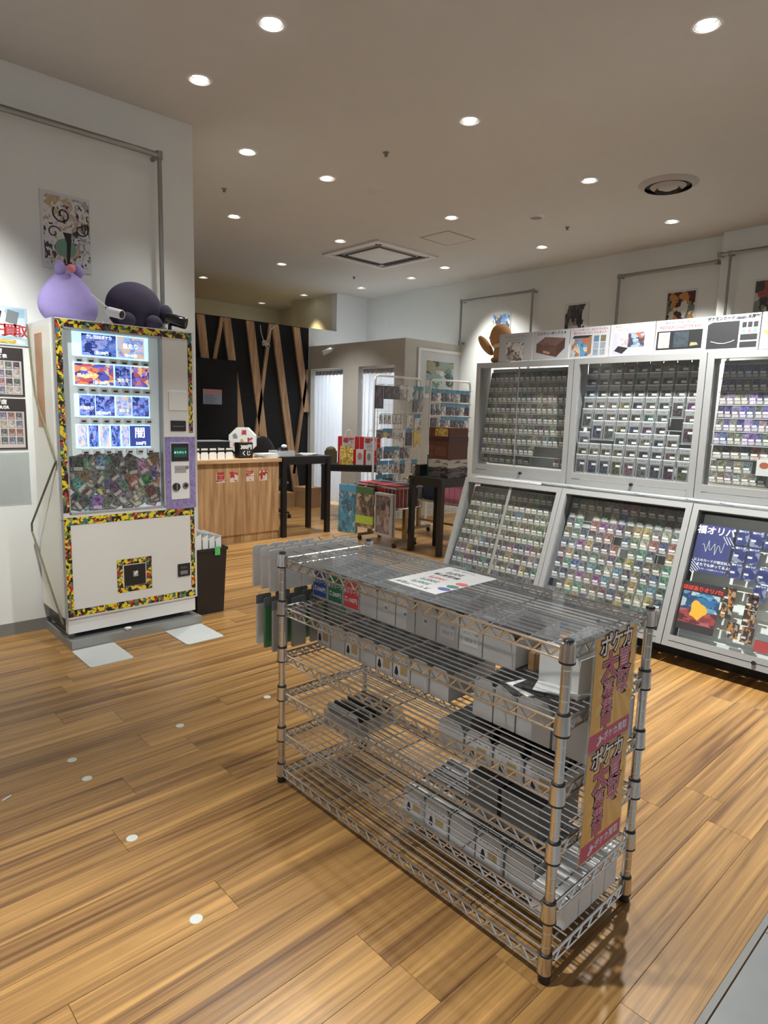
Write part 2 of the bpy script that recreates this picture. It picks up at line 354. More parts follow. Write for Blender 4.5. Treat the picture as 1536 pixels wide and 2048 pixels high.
_tc = bpy.data.curves.new('writing', 'FONT'); _to = bpy.data.objects.new('writing', _tc); COL.objects.link(_to)
def text(parent, body, x, y, h, mat, z=.0012, bold=0.0, align='CENTER', sx=1.0, rot=0.0, name='lettering', T=None, line=1.0):
    _tc.body = body; _tc.size = h/.88; _tc.align_x = align; _tc.align_y = 'CENTER'; _tc.offset = bold*h; _tc.space_line = line; _tc.resolution_u = 2
    _tc.fill_mode = 'FRONT'
    bpy.context.view_layer.update(); dg = bpy.context.evaluated_depsgraph_get()
    me = bpy.data.meshes.new_from_object(_to.evaluated_get(dg)); me.name = name
    me.transform((T or Matrix.Identity(4)) @ Matrix.Translation((x, y, z)) @ Matrix.Rotation(rot, 4, 'Z') @ Matrix.Diagonal((sx, 1, 1, 1)))
    me.materials.clear(); me.materials.append(M[mat] if isinstance(mat, str) else mat)
    o = bpy.data.objects.new(name, me); COL.objects.link(o); o.parent = parent; return o
def panel(name, parent, x0, x1, y0, y1, z0, z1, mat): return MB().m(mat).box(x0, x1, y0, y1, z0, z1).build(name, parent)
# ================================================================== STRUCTURE
fl = tag(MB().m('gap').box(-3.2, 7.6, -3.0, 10.8, -.06, -.004).build('floor'), kind='structure')
# planks run along X; the 300 that show largest are parts, the rest one part of kind stuff
PW = .145; rows = []
_pm = {}
def plank_mesh(L):
    L = round(L, 2)
    if L not in _pm:
        mb = MB().m('floor'); h = PW/2-.0004; l = L/2-.0004; b = .0007
        vs = [(-l, -h, -.004), (l, -h, -.004), (l, h, -.004), (-l, h, -.004), (-l, -h, -b), (l, -h, -b), (l, h, -b), (-l, h, -b), (-l+b, -h+b, 0), (l-b, -h+b, 0), (l-b, h-b, 0), (-l+b, h-b, 0)]
        mb.add(vs, [(8, 9, 10, 11), (4, 5, 9, 8), (5, 6, 10, 9), (6, 7, 11, 10), (7, 4, 8, 11), (0, 1, 5, 4), (1, 2, 6, 5), (2, 3, 7, 6), (3, 0, 4, 7)])
        _pm[L] = mb.mesh('plank')
    return _pm[L]
far = MB().m('floor'); near = []
rnd = random.Random(3)
for k in range(-1, 68):
    y = .442 + PW*(k+.5) + .0
    if y < .43: continue
    x = -3.2 - rnd.uniform(0, .9)
    while x < 7.4:
        L = 1.20; a, b = max(x, -3.2), min(x+L, 7.4); x += L
        if b-a < .1: continue
        xc = (a+b)/2
        # camera-side distance and view test (field of view of the photograph)
        dx, dy = xc, y; fwd = dx*.684+dy*.729; side = dx*.729-dy*.684
        vis = fwd > 1.0 and abs(side) < .62*fwd+.6
        near.append((0 if vis else 1, fwd, a, b, y))
near.sort()
for i, (v_, d_, a, b, y) in enumerate(near):
    if i < 300 and v_ == 0:
        o = bpy.data.objects.new('plank', plank_mesh(b-a)); COL.objects.link(o); o.parent = fl; o.location = ((a+b)/2, y, 0)
    else:
        far.box(a+.001, b-.001, y-PW/2+.001, y+PW/2-.001, -.004, 0)
tag(far.build('plank_field', fl), kind='stuff')
# metal strip and grey corridor tiles in front of the shop
struct('trim_1', MB().m('skirt').box(-3.2, 7.4, .425, .441, -.004, .002))
tl = MB().m('tile').box(-.2985, .2985, -.1485, .1485, -.004, 0).mesh('tile')
for i in range(0, 9):
    for j in range(0, 6):
        o = bpy.data.objects.new('tile', tl); COL.objects.link(o); o.parent = fl
        o.location = (-.2+.6*i+(.3 if j % 2 else 0), .423-.15-.3*j, 0)

# ceiling with round openings for the downlights
cu = bpy.data.curves.new('ceiling', 'CURVE'); cu.dimensions = '2D'; cu.fill_mode = 'BOTH'; cu.extrude = .03; cu.resolution_u = 1
def spl(pts):
    s = cu.splines.new('POLY'); s.points.add(len(pts)-1); s.use_cyclic_u = True
    for p, (x, y) in zip(s.points, pts): p.co = (x, y, 0, 1)
spl([(-3.2, -3.0), (7.6, -3.0), (7.6, 10.8), (-3.2, 10.8)])
for L in LAMPS: spl([(L[0]+.058*math.cos(t), L[1]+.058*math.sin(t)) for t in [2*math.pi*i/28 for i in range(28)]])
tmp = bpy.data.objects.new('tmp', cu); COL.objects.link(tmp); bpy.context.view_layer.update()
cm = bpy.data.meshes.new_from_object(tmp.evaluated_get(bpy.context.evaluated_depsgraph_get())); bpy.data.objects.remove(tmp)
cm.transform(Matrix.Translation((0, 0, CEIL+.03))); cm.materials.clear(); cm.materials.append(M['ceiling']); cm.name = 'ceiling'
co = bpy.data.objects.new('ceiling', cm); COL.objects.link(co); tag(co, kind='structure')

H = CEIL-.0005
WX = lambda y: 7.0+.032*y
struct('wall_left', MB().m('wall').box(-3.2, 2.18, 4.305, 4.45, 0, H))
struct('wall_left_return', MB().m('wall').box(2.05, 2.18, 4.45, 8.36, 0, H))
struct('baseboard_left', MB().m('skirt').box(-3.2, 2.18, 4.297, 4.305, 0, .075))
struct('wall_right', MB().m('wall').add([(WX(-3), -3, 0), (7.6, -3, 0), (7.6, 8.36, 0), (WX(8.36), 8.36, 0), (WX(-3), -3, H), (7.6, -3, H), (7.6, 8.36, H), (WX(8.36), 8.36, H)],
    [(3, 2, 1, 0), (4, 5, 6, 7), (0, 1, 5, 4), (1, 2, 6, 5), (2, 3, 7, 6), (3, 0, 4, 7)]))
struct('pillar_right', MB().m('wall').box(6.98, 7.2, 1.2, 2.655, 0, H))
# partition at the back: black timber-clad part (open above), white stub, full-height white piece
struct('wall_back_black', MB().m('blackwall').box(2.18, 6.085, 8.30, 8.42, 0, 2.675))
struct('wall_back_white', MB().m('wallwhite').box(6.085, 6.63, 8.30, 8.42, 0, 2.685).box(6.63, 7.27, 8.30, 8.42, 0, H))
struct('wall_far', MB().m('cream').box(2.05, 7.4, 10.55, 10.7, 0, H))
struct('wall_far_side', MB().m('cream').box(6.63, 6.75, 8.42, 9.55, 0, H).box(7.08, 7.3, 9.55, 10.55, 0, H))
struct('wall_far_left', MB().m('cream').box(1.95, 2.05, 8.36, 10.55, 0, H))
# taupe booth with two curtained doorways
bm_ = MB().m('boothgrey')
X0, X1 = 6.093, 6.193; BT = 2.40
bm_.box(X0, X1, 8.245, 8.30, 0, 2.06).box(X0, X1, 7.115, 7.462, 0, 2.06).box(X0, X1, 6.183, 6.375, 0, 2.06).box(X0, X1, 6.183, 8.30, 2.06, BT)
bm_.box(X1, 7.2, 6.183, 6.283, 0, BT)
struct('wall_booth', bm_)

# ================================================================== CEILING FITTINGS
ordn = ['first', 'second', 'third', 'fourth', 'fifth', 'sixth', 'seventh', 'eighth', 'ninth', 'tenth', 'eleventh', 'twelfth', 'thirteenth', 'fourteenth', 'fifteenth', 'sixteenth', 'seventeenth', 'eighteenth', 'nineteenth', 'twentieth']
LL = ['large bright tilted downlight over the floor in front of the vending machine', 'round downlight in the ceiling close above the vending machine', 'tilted glaring downlight in the middle of the near ceiling',
 'tilted downlight nearest the white wall corner beside the timber counter area', 'tilted downlight next along from the one near the white wall corner', 'tilted downlight above the counter with a dark gimbal edge',
 'tilted downlight beside the round air diffuser', 'large downlight nearest the camera on the showcase side', 'round downlight between the smoke sensor and the access hatch',
 'downlight near the pillar of the showcase wall', 'flat downlight close to the showcase wall between diffuser and hatch', 'downlight just in front of the square air conditioner',
 'downlight between the air conditioner and the black timber wall', 'tilted downlight beside the wall rail, past the air conditioner', 'small downlight over the taupe booth roof',
 'small cool downlight in the far white corner above the booth', 'warm downlight nearest the wall corner behind the black wall', 'warm downlight above the black timber wall', 'warm downlight beside the cream side wall of the back room',
 'downlight above the camera on the machine side', 'unseen downlight above the wire shelf, aimed to brighten the vending machine', 'downlight before the price posters', 'downlight above the lower showcases', 'downlight in the corridor ceiling before the shop', 'second downlight in the corridor ceiling', 'downlight before the poster wall papers', 'third downlight in the corridor ceiling']
ringm = MB().m('ring').lathe((0, 0, 0), [(.058, .002), (.060, -.004), (.071, -.004), (.074, -.0005), (.074, .001), (.058, .002)], 28).m('reflector').lathe((0, 0, 0), [(.057, .0), (.052, .04), (.046, .058), (.0, .060)], 28).mesh('trim_ring', True)
lensm = MB().m('lens').lathe((0, 0, 0), [(.0, -.006), (.030, -.004), (.043, 0), (.043, .004), (.0, .006)], 24).mesh('lens', True)
for i, (x, y, c, pw, tilt, *sz) in enumerate(LAMPS):
    t = thing('downlight', LL[i], 'light', (x, y, CEIL), 'recessed ceiling downlights')
    for nm, me in (('trim_ring', ringm), ('lens', lensm)):
        o = bpy.data.objects.new(nm, me); COL.objects.link(o); o.parent = t
        if nm == 'lens': o.location = (0, 0, .014); o.rotation_euler = (tilt[1]*.75, -tilt[0]*.75, 0)
    ld = bpy.data.lights.new('downlight_beam', 'SPOT'); ld.energy = LAMP_W*pw; ld.color = c; ld.spot_size = math.radians(sz[0] if sz else 70); ld.spot_blend = 1.0; ld.shadow_soft_size = .04
    lo = bpy.data.objects.new('downlight_beam', ld); COL.objects.link(lo); lo.parent = t; lo.location = (0, 0, -.012); lo.rotation_euler = (tilt[1]*.5, -tilt[0]*.5, 0)

# square cassette air conditioner
a = thing('air_conditioner', 'square white ceiling cassette air conditioner with dark slots', 'air conditioner', (5.39, 5.94, CEIL))
acw = P('air conditioner white', (.62, .61, .60), .5); acd = P('air slot dark', (.015, .014, .012), .6)
mb = MB().m(acw); h = .49
for (x0, x1, y0, y1) in ((-h, h, -h, -h+.07), (-h, h, h-.07, h), (-h, -h+.07, -h+.07, h-.07), (h-.07, h, -h+.07, h-.07)): mb.box(x0, x1, y0, y1, -.02, 0)
mb.build('frame', a)
MB().m(acw).box(-.27, .27, -.27, .27, -.016, -.002).build('intake_panel', a)
mb = MB().m(P('intake edge', (.05, .05, .045), .6))
for s in (-1, 1): mb.box(-.30, .30, s*.285-.012, s*.285+.012, -.012, -.004).box(s*.285-.012, s*.285+.012, -.30, .30, -.012, -.004)
mb.build('intake_edge', a)
for k in range(4):
    T = Matrix.Rotation(k*math.pi/2, 4, 'Z')
    o = MB().m(acd).obox(T, -.34, .34, .325, .420, -.007, 0).build('air_slot', a)
    MB().m(acw).obox(T @ Matrix.Translation((0, .395, -.010)) @ Matrix.Rotation(.5, 4, 'X'), -.335, .335, -.016, .016, -.002, .002).build('louver', o)
MB().m(acw).box(-.42, .42, -.42, .42, -.0035, 0).build('backing', a)
# round diffuser
a = thing('air_diffuser', 'round white ceiling air diffuser with concentric rings', 'vent', (5.32, 2.485, CEIL))
dif = P('diffuser paint', (.45, .42, .39), .6)
MB().m(dif).lathe((0, 0, 0), [(.175, -.03), (.21, -.012), (.225, 0), (.19, 0)], 36).build('outer_ring', a, True)
MB().m(dif).lathe((0, 0, 0), [(.10, -.045), (.135, -.02), (.12, -.016), (.09, -.04)], 32).build('middle_ring', a, True)
MB().m(dif).lathe((0, 0, 0), [(.0, -.05), (.035, -.047), (.075, -.03), (.06, -.02), (.0, -.02)], 28).build('centre_cone', a, True)
MB().m(acd).lathe((0, 0, 0), [(.0, -.002), (.185, -.003), (.185, 0)], 28).build('throat', a)
MB().m('skirt').lathe((0, 0, 0), [(.0, -.016), (.056, -.016)], 24).m('ring').lathe((0, 0, 0), [(.056, -.016), (.058, -.022), (.070, -.014), (.080, 0)], 24).build('x', None, True)
o = bpy.data.objects['x']; o.name = 'ceiling_speaker'; o.location = (5.335, 3.725, CEIL); tag(o, 'shallow beige round ceiling sensor near the air diffuser', 'sensor')
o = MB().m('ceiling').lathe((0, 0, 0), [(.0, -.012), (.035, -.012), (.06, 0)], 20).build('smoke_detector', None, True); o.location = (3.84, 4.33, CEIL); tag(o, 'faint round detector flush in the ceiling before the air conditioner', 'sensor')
hp = thing('access_hatch', 'square access hatch outlined in the ceiling behind the diffuser', 'hatch', (5.37, 4.86, CEIL))
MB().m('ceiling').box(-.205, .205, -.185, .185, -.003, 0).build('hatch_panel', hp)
hb = MB().m(P('hatch joint', (.25, .23, .21), .8))
for s in (-1, 1): hb.box(-.215, .215, s*.197-.006, s*.197+.006, -.002, 0).box(s*.215-.006, s*.215+.006, -.2, .2, -.002, 0)
hb.build('hatch_frame', hp)
for x, y, lb in ((2.95, 5.26, 'dark sprinkler head in the ceiling beside the white wall corner'), (3.37, 3.68, 'dark sprinkler head in the middle of the ceiling'), (5.83, 3.70, 'dark sprinkler head in the ceiling beside the round sensor'), (6.0, 7.14, 'tiny sprinkler head past the air conditioner')):
    o = MB().m('skirt').lathe((0, 0, 0), [(.0, -.03), (.014, -.028), (.010, -.012), (.022, -.004), (.024, 0)], 12).build('sprinkler_head', None, True); o.location = (x, y, CEIL); tag(o, lb, 'sprinkler', 'ceiling sprinkler heads')

# ================================================================== WALL RAILS
def rail(name, label, pts, walldir, r=.018):
    t = thing(name, label, 'rail', pts[0])
    base = Vector(pts[0])
    if len(pts) > 2 or pts[0][2] == pts[-1][2]:
        pass
    for i, (p, q) in enumerate(zip(pts[:-1], pts[1:])):
        p, q = Vector(p)-base, Vector(q)-base
        MB().m('steel').rod(p, q, r if p.z == q.z else r*.8, 10).build('rail_bar' if abs(p.z-q.z) < .01 else 'upright', t, True)
    for p in pts:
        p = Vector(p)-base; q = p+Vector(walldir)
        MB().m('steel').rod(p, q, r*.8, 8).lathe(p, [(.0, -r*1.25), (r*1.25, -r*1.25), (r*1.25, r*1.25), (0, r*1.25)], 10).build('corner_bracket', t, True)
    return t
rail('wall_rail', 'long steel hanging rail on the white wall above the poster', [(-1.6, 4.20, 2.98), (1.90, 4.20, 2.98), (1.90, 4.20, 1.90)], (0, .105, 0))
def RX(y): return WX(y)-.09
rail('wall_rail', 'steel rail frame around the blue poster by the booth', [(RX(6.12), 6.12, 2.42), (RX(6.12), 6.12, 2.985), (RX(4.92), 4.92, 2.985), (RX(4.92), 4.92, 1.95)], (.09, 0, 0))
rail('wall_rail', 'steel rail frame around the red poster beside the pillar', [(RX(3.75), 3.75, 1.95), (RX(3.75), 3.75, 3.0), (RX(2.70), 2.70, 3.0)], (.09, 0, 0))
rail('wall_rail', 'steel rail fixed on the face of the white pillar', [(6.90, 2.64, 3.04), (6.90, 2.54, 3.04), (6.90, 1.3, 3.04)], (.08, 0, 0))
t = bpy.data.objects['wall_rail.003']
MB().m('steel').rod((0, -.10, 0), (0, -.10, -1.05), .013, 8).build('upright', t, True)

# ================================================================== BACK WALL TIMBER
bt = thing('timber_cladding', 'slanted knotty timber boards fixed on the black wall', 'cladding', (4.2, 8.30, 0))
def board(x0, z0, x1, z1, wd, th=.035, y=8.296):
    n = 1.0
    d = Vector((x1-x0, 0, z1-z0)); L = d.length; T = Matrix.Translation((x0-4.2, y-8.30, z0)) @ Matrix.Rotation(-math.atan2(d.x, -d.z), 4, 'Y')
    hw = wd/2; sk = hw*abs(d.x/d.z)
    mb = MB().m('timber'); k = d.x/d.z
    vs = [T @ Vector((sx*hw, yy, (-L if e else 0)+(sx*hw*k*(1)))) for e in (0, 1) for sx in (-1, 1) for yy in (-th, 0)]
    mb.add(vs, [(0, 1, 3, 2), (4, 6, 7, 5), (0, 2, 6, 4), (1, 5, 7, 3), (0, 4, 5, 1), (2, 3, 7, 6)])
    o = bpy.data.objects.new('board', mb.mesh('board')); COL.objects.link(o); o.parent = bt
for (x0, z0, x1, z1, wd) in ((4.265, 2.66, 4.42, 1.2, .115), (4.66, 2.66, 4.985, .3, .115), (5.03, 2.66, 5.345, .3, .125), (5.45, 2.66, 5.85, .2, .115), (5.83, 2.66, 6.04, 1.4, .115),
                          (4.59, 2.66, 4.42, 1.85, .05), (5.375, 2.66, 5.08, .7, .05), (6.05, 2.05, 5.80, .45, .05), (4.30, 1.5, 4.5, .1, .115), (3.6, 2.66, 3.9, .2, .115)):
    board(x0, z0, x1, z1, wd)
# make narrow boards stand proud: a second, edge-on layer
for o in list(bt.children):
    if 'board' in o.name and (o.dimensions.y < 0): pass
t = thing('black_screen', 'tall black panel in front of the timber wall behind the counter', 'panel', (4.0, 8.18, 0))
MB().m('blackwall').box(-1.0, .74, -.05, .05, 0, 2.08).build('board_face', t)
MB().m('blackwall').box(-.98, .72, -.065, -.05, 1.0, 2.05).build('screen', t)
t = thing('notice_sheet', 'small pink and blue notice sheet stuck on the black panel', 'notice', FR((4.345, 8.112, 1.57), *FACE_Y))
panel('sheet', t, -.14, .14, -.10, .10, 0, .003, P('pale blue paper', (.30, .36, .48), .6))
panel('header', t, -.14, .14, .04, .10, .003, .004, P('pink paper band', (.55, .28, .26), .6))
mb = MB().m('greyink')
for k in range(5): mb.box(-.115, .02+.02*(k % 3), .02-.024*k-.004, .02-.024*k+.004, .003, .0042)
mb.build('print_lines', t)
# ================================================================== CHROME WIRE SHELF
SX0, SX1, SY0, SY1 = 1.297, 1.716, .746, 1.915
SZ = [.872, .692, .514, .362, .200, .054]
sh = thing('wire_shelf', 'long six-tier chrome wire shelving rack standing in the foreground', 'shelf', (SX0, SY0, 0))
OFF = (SX0, SY0, 0)
for x in (SX0, SX1):
    for y in (SY0, SY1):
        mb = MB(OFF).m('chromepost').lathe((x, y, 0), [(.0, .022), (.0125, .022), (.0125, .893), (.010, .896), (.0, .896)], 16)
        z = .06
        while z < .88: mb.lathe((x, y, z), [(.0125, 0), (.0131, .001), (.0131, .003), (.0125, .004)], 12); z += .0254*1.5
        p = mb.build('post', sh, True)
        MB(OFF).m('blackplastic').lathe((x, y, 0), [(.0, 0), (.0155, 0), (.0155, .008), (.012, .024), (.0, .024)], 14).build('foot', p, True)
        MB(OFF).m('darkring').lathe((x, y, .896), [(.0125, -.006), (.0128, 0), (.011, .002), (.0, .001)], 14).build('cap', p, True)
def truss(mb, a, b, ztop, hgt=.028, pitch=.052, r=.0031):
    a = Vector(a); b = Vector(b); L = (b-a).length; d = (b-a).normalized(); n = max(2, int(round(L/pitch))*2)
    mb.rod((a.x, a.y, ztop), (b.x, b.y, ztop), r*1.25, 6).rod((a.x, a.y, ztop-hgt), (b.x, b.y, ztop-hgt), r*1.1, 6)
    pts = [a+d*(L*i/n)+Vector((0, 0, ztop-(0 if i % 2 == 0 else hgt))) for i in range(n+1)]
    mb.path(pts, r*.95, 5); return mb
for zi, z in enumerate(SZ):
    mb = MB(OFF).m('chrome'); n = 15
    for i in range(1, n):
        x = SX0+(SX1-SX0)*i/n; mb.rod((x, SY0+.006, z+.002), (x, SY1-.006, z+.002), .0024, 5)
    for f in (.025, .25, .5, .75, .975):
        y = SY0+(SY1-SY0)*f; mb.rod((SX0, y, z-.002), (SX1, y, z-.002), .0026, 5)
    dk = mb.build('shelf_deck', sh, True)
    e = .006
    for (a, b) in (((SX0, SY0+.02, 0), (SX0, SY1-.02, 0)), ((SX1, SY0+.02, 0), (SX1, SY1-.02, 0)), ((SX0+.02, SY0, 0), (SX1-.02, SY0, 0)), ((SX0+.02, SY1, 0), (SX1-.02, SY1, 0))):
        truss(MB(OFF).m('chrome'), a, b, z).build('truss_edge', dk, True)
    for x in (SX0, SX1):
        for y in (SY0, SY1):
            zt, zb = z+.022 if z < .8 else z+.018, z-.03
            o = MB(OFF).m('chromepost').lathe((x, y, 0), [(.0128, zb), (.0195, zb+.001), (.0175, zt-.001), (.0128, zt)], 18).m('darkring').lathe((x, y, 0), [(.0128, zb-.003), (.0198, zb-.002), (.0198, zb+.003), (.0128, zb+.003)], 18)
            if zi: o.lathe((x, y, 0), [(.0128, zt), (.0170, zt), (.0160, zt+.004), (.0128, zt+.005)], 16)
            o.build('collar', dk, True)
# clear sheet on the top tier, with the price sheet lying on it
t = thing('clear_top_sheet', 'clear vinyl sheet lying over the top tier of the wire shelf', 'sheet', (SX0, SY0, 0))
e_ = .028; X_, Y_ = SX1-SX0, SY1-SY0
MB().m('vinylsheet').add([(a, b, .8795) for a, b in ((e_, .006), (X_-e_, .006), (X_-e_, e_), (X_-.005, e_), (X_-.005, Y_-e_), (X_-e_, Y_-e_), (X_-e_, Y_-.006), (e_, Y_-.006), (e_, Y_-e_), (.005, Y_-e_), (.005, e_), (e_, e_))], [tuple(range(12))]).build('sheet', t)
t = thing('price_sheet', 'white price sheet with three coloured pills lying on the clear top sheet', 'sign', FR((1.52, 1.335, .8798), (0, 1, 0), (-1, 0, 0)))
panel('sheet', t, -.104, .104, -.148, .148, 0, .0012, 'whitematte')
for i, (s_, y, h_, c) in enumerate((('スリーブ各種', .120, .022, 'ink'), ('500円', .080, .026, 'greenpill'), ('200円', .040, .026, 'greenpill'), ('100円', .0, .026, 'redpill'), ('単品販売', -.045, .024, 'ink'), ('20円', -.085, .030, 'ink'), ('まとめ買い歓迎', -.128, .012, 'greyink'))):
    text(t, s_, .02, y, h_, c, z=.0016, bold=.02)
for y, c in ((.085, 'bluepill'), (.045, 'greenpill'), (.002, 'redpill')):
    MB().m(c).prism([(-.080+.022*math.cos(a)*(1.0), y+.016*math.sin(a)) for a in [2*math.pi*i/20 for i in range(20)]], .0012, .0017).build('colour_pill', t)

# white card bins: scalloped front, open top
def bin_mesh(wd, hgt, dep, bm='bin', th=.003):
    # local: front at x=0 facing -X, x goes back, y across, z up
    prof = []
    n = 12
    for i in range(n+1):
        y = -wd/2+wd*i/n; k = abs(y)/(wd/2); prof.append((y, hgt*(1.0 if k < .62 else 1.0-.30*((k-.62)/.38)**2)))
    T = Matrix(((0, 0, 1, 0), (1, 0, 0, 0), (0, 1, 0, 0), (0, 0, 0, 1)))
    poly = [(-wd/2, 0), (wd/2, 0)]+[(y, z) for y, z in prof[::-1]]
    front = MB().m(bm).prism(poly, 0, th, T)
    body = MB().m(bm).box(th, dep, -wd/2, wd/2, 0, th)
    side = [(th, 0), (dep, 0), (dep, hgt*1.0), (dep*.8, hgt*.93), (dep*.3, hgt*.86), (th, hgt*.84)]
    T2 = Matrix(((1, 0, 0, 0), (0, 0, -1, 0), (0, 1, 0, 0), (0, 0, 0, 1)))
    for s in (-wd/2+th, wd/2): body.prism(side, 0, th, Matrix.Translation((0, s, 0)) @ T2)
    body.box(dep-th, dep, -wd/2, wd/2, 0, hgt)
    return front.mesh('front'), body.mesh('tray')
_bm = {}
def card_bin(label, x, y, z, wd=.084, hgt=.112, dep=.22, rot=0.0, group=None, name='card_bin', bm='bin'):
    k = (wd, hgt, dep, bm)
    if k not in _bm: _bm[k] = bin_mesh(*k)
    t = thing(name, label, 'bin', Matrix.Translation((x, y, z)) @ Matrix.Rotation(rot, 4, 'Z'), group)
    for nm, me in zip(('front', 'tray'), _bm[k]):
        o = bpy.data.objects.new(nm, me); COL.objects.link(o); o.parent = t
    return t
FB = ((0, -1, 0), (0, 0, 1))
def face_label(t, wd, hgt, kind):
    T = FR((-.0004, 0, hgt*.46), *FB)
    if kind in ('blue', 'green', 'red'):
        c = {'blue': 'bluepill', 'green': 'greenpill', 'red': 'redpill'}[kind]
        MB().m(c).prism([(-wd*.45, -hgt*.40), (wd*.45, -hgt*.40), (wd*.45, hgt*.30), (wd*.3, hgt*.44), (-wd*.3, hgt*.44), (-wd*.45, hgt*.30)], 0, .0008, T).build('label_card', t)
        pr = {'blue': '各500円', 'green': '各200円', 'red': '各100円'}[kind]
        text(t, '未スリーブ' if kind != 'green' else '未スリーブ', 0, .012, .015, 'whiteink', T=T, bold=.02); text(t, pr, 0, -.018, .018, 'whiteink', T=T, bold=.03)
    elif kind == 'tag':
        MB().m('whitematte').obox(T, -.010, .010, -.012, .012, 0, .0008).build('label_card', t); MB().m('greyink').obox(T, -.006, .006, -.005, .005, .0008, .0010).build('mark', t)
    elif kind == 'wide':
        MB().m('whitematte').obox(T, -wd*.34, wd*.34, -.030, .022, 0, .0008).build('label_card', t)
        text(t, 'おひとり様', 0, .008, .010, 'greyink', T=T, bold=.01); text(t, '1回まで', 0, -.014, .012, 'greyink', T=T, bold=.01)
    elif kind == 'print':
        MB().m('whitematte').obox(T, -wd*.44, wd*.44, -hgt*.34, hgt*.36, 0, .0008).build('label_card', t)
        text(t, 'デッキケース', 0, hgt*.25, .011, 'ink', T=T, bold=.02)
        MB().m('ink').prism([(-.031, -.026), (-.017, -.030), (-.013, -.018), (-.018, -.002), (-.022, .004), (-.028, -.004)], .0008, .0012, T).build('figure_print', t)
        MB().m(P('ochre print', (.40, .30, .14), .6)).obox(T, -.004, .030, -.022, .012, .0008, .0012).build('price_print', t)
# packs of cards standing in the bins
_pk = {}
def card_pack(label, x, y, z, wd, hgt, dep, dark=True, group='packs of cards in the shelf bins'):
    k = (wd, hgt, dep, dark)
    if k not in _pk:
        mb = MB().m(P('dark card backs', (.028, .024, .024), .4, var=.3, vs=40) if dark else P('pale sleeved cards', (.30, .29, .27), .4, var=.3, vs=60)); n = 14; rr_ = random.Random(len(_pk))
        for i in range(n):
            x0 = dep*i/n; mb.box(x0, x0+dep/n*.75, -wd/2+rr_.uniform(0, .003), wd/2-rr_.uniform(0, .003), 0, hgt-rr_.uniform(0, .010))
        _pk[k] = mb.mesh('card_pack')
    o = bpy.data.objects.new('card_pack', _pk[k]); COL.objects.link(o); o.location = (x, y, z); return tag(o, label, 'card pack', group)
on = ordn
kinds2 = ['blue', 'green', 'red', None, 'tag', 'tag', 'tag', 'wide', 'wide', None]
desc2 = ['white bin with a blue price card on the second tier', 'white bin with a dark green price card on the second tier', 'white bin with a coral red price card on the second tier', 'plain white bin next to the coral labelled bin, second tier',
 'white bin with a small tag beside the plain one, second tier', 'second small-tagged white bin along the second tier', 'third small-tagged white bin along the second tier', 'first white bin with a wide text label, second tier', 'second white bin with a wide text label, second tier', 'large plain bin with scalloped rim ending the second-tier row']
for i in range(10):
    wd = .088 if i < 9 else .115; y = 1.905-.0925*i-(.013 if i == 9 else 0)
    t = card_bin(desc2[i], 1.462, y, SZ[1]+.0048, wd, .115 if i < 9 else .10, .225, 0, 'white bins on the second tier')
    if kinds2[i]: face_label(t, wd, .115, kinds2[i])
    card_pack('pack of cards inside the ' + desc2[i].replace('white bin', 'bin'), 1.475, y, SZ[1]+.0085, wd-.014, .102 if i < 9 else .088, .20, i % 2 == 1 or i < 4)
for i in range(8):
    k3 = [('print', 'labelled white deck bin at the hook end of the third tier'), (None, 'plain white bin after the first labelled one, third tier'), ('print', 'second labelled white deck bin on the third tier'), (None, 'plain white bin between labelled ones, third tier'),
          ('print', 'third labelled white deck bin on the third tier'), ('print', 'fourth labelled white deck bin on the third tier'), (None, 'plain white bin beyond the fourth labelled one, third tier'), (None, 'end white bin of the long third-tier row')][i]
    t = card_bin(k3[1], 1.452, 1.865-.0845*i, SZ[2]+.0048, .080, .098, .235, 0, 'white bins on the third tier')
    if k3[0]: face_label(t, .080, .098, k3[0])
for i, (y, wd, lb) in enumerate(((1.100, .072, 'narrow white bin nearest the gap on the third tier'), (1.022, .074, 'middle narrow white bin near the banner, third tier'), (.925, .11, 'wide white bin near the front post, third tier'), (.808, .108, 'white bin behind the front post, third tier'))):
    card_bin(lb, 1.452, y, SZ[2]+.0048, wd, .125, .235, 0, 'white bins on the third tier')
# tier four: bins with dark packs at the banner end
for i, (y, lb) in enumerate(((1.225, 'empty white bin first in the fourth-tier row'), (1.115, 'white bin holding dark boxes on the fourth tier'), (1.005, 'printed white bin with dark card boxes, fourth tier'), (.895, 'white bin with brown boxes by the front post, fourth tier'))):
    t = card_bin(lb, 1.462, y, SZ[3]+.0048, .102, .092, .225, 0, 'white bins on the fourth tier')
    if i: card_pack('dark boxed cards inside the ' + lb, 1.474, y, SZ[3]+.0085, .088, .118, .19); face_label(t, .10, .085, 'print')
# tier five
def boxt(name, label, cat, x0, x1, y0, y1, z0, z1, mat, lid=True, group=None, rot=0.0):
    t = thing(name, label, cat, Matrix.Translation(((x0+x1)/2, (y0+y1)/2, z0)) @ Matrix.Rotation(rot, 4, 'Z'), group); a, b, h_ = (x1-x0)/2, (y1-y0)/2, z1-z0
    if lid:
        k = max(.004, h_*.25)
        MB().m(mat).box(-a, a, -b, b, 0, h_-k).build('body', t); MB().m(mat).box(-a-.0015, a+.0015, -b-.0015, b+.0015, h_-k, h_).build('lid', t)
    else: MB().m(mat).box(-a, a, -b, b, 0, h_).build('body', t)
    return t
greybox = P('grey box', (.10, .10, .095), .5)
boxt('storage_box', 'dark grey card box on the fifth tier, nearer the shelf middle', 'box', 1.47, 1.69, 1.04, 1.15, SZ[4]+.005, SZ[4]+.115, greybox)
boxt('storage_box', 'dark grey card box on the fifth tier beside the front post', 'box', 1.47, 1.69, .90, 1.025, SZ[4]+.005, SZ[4]+.115, greybox)
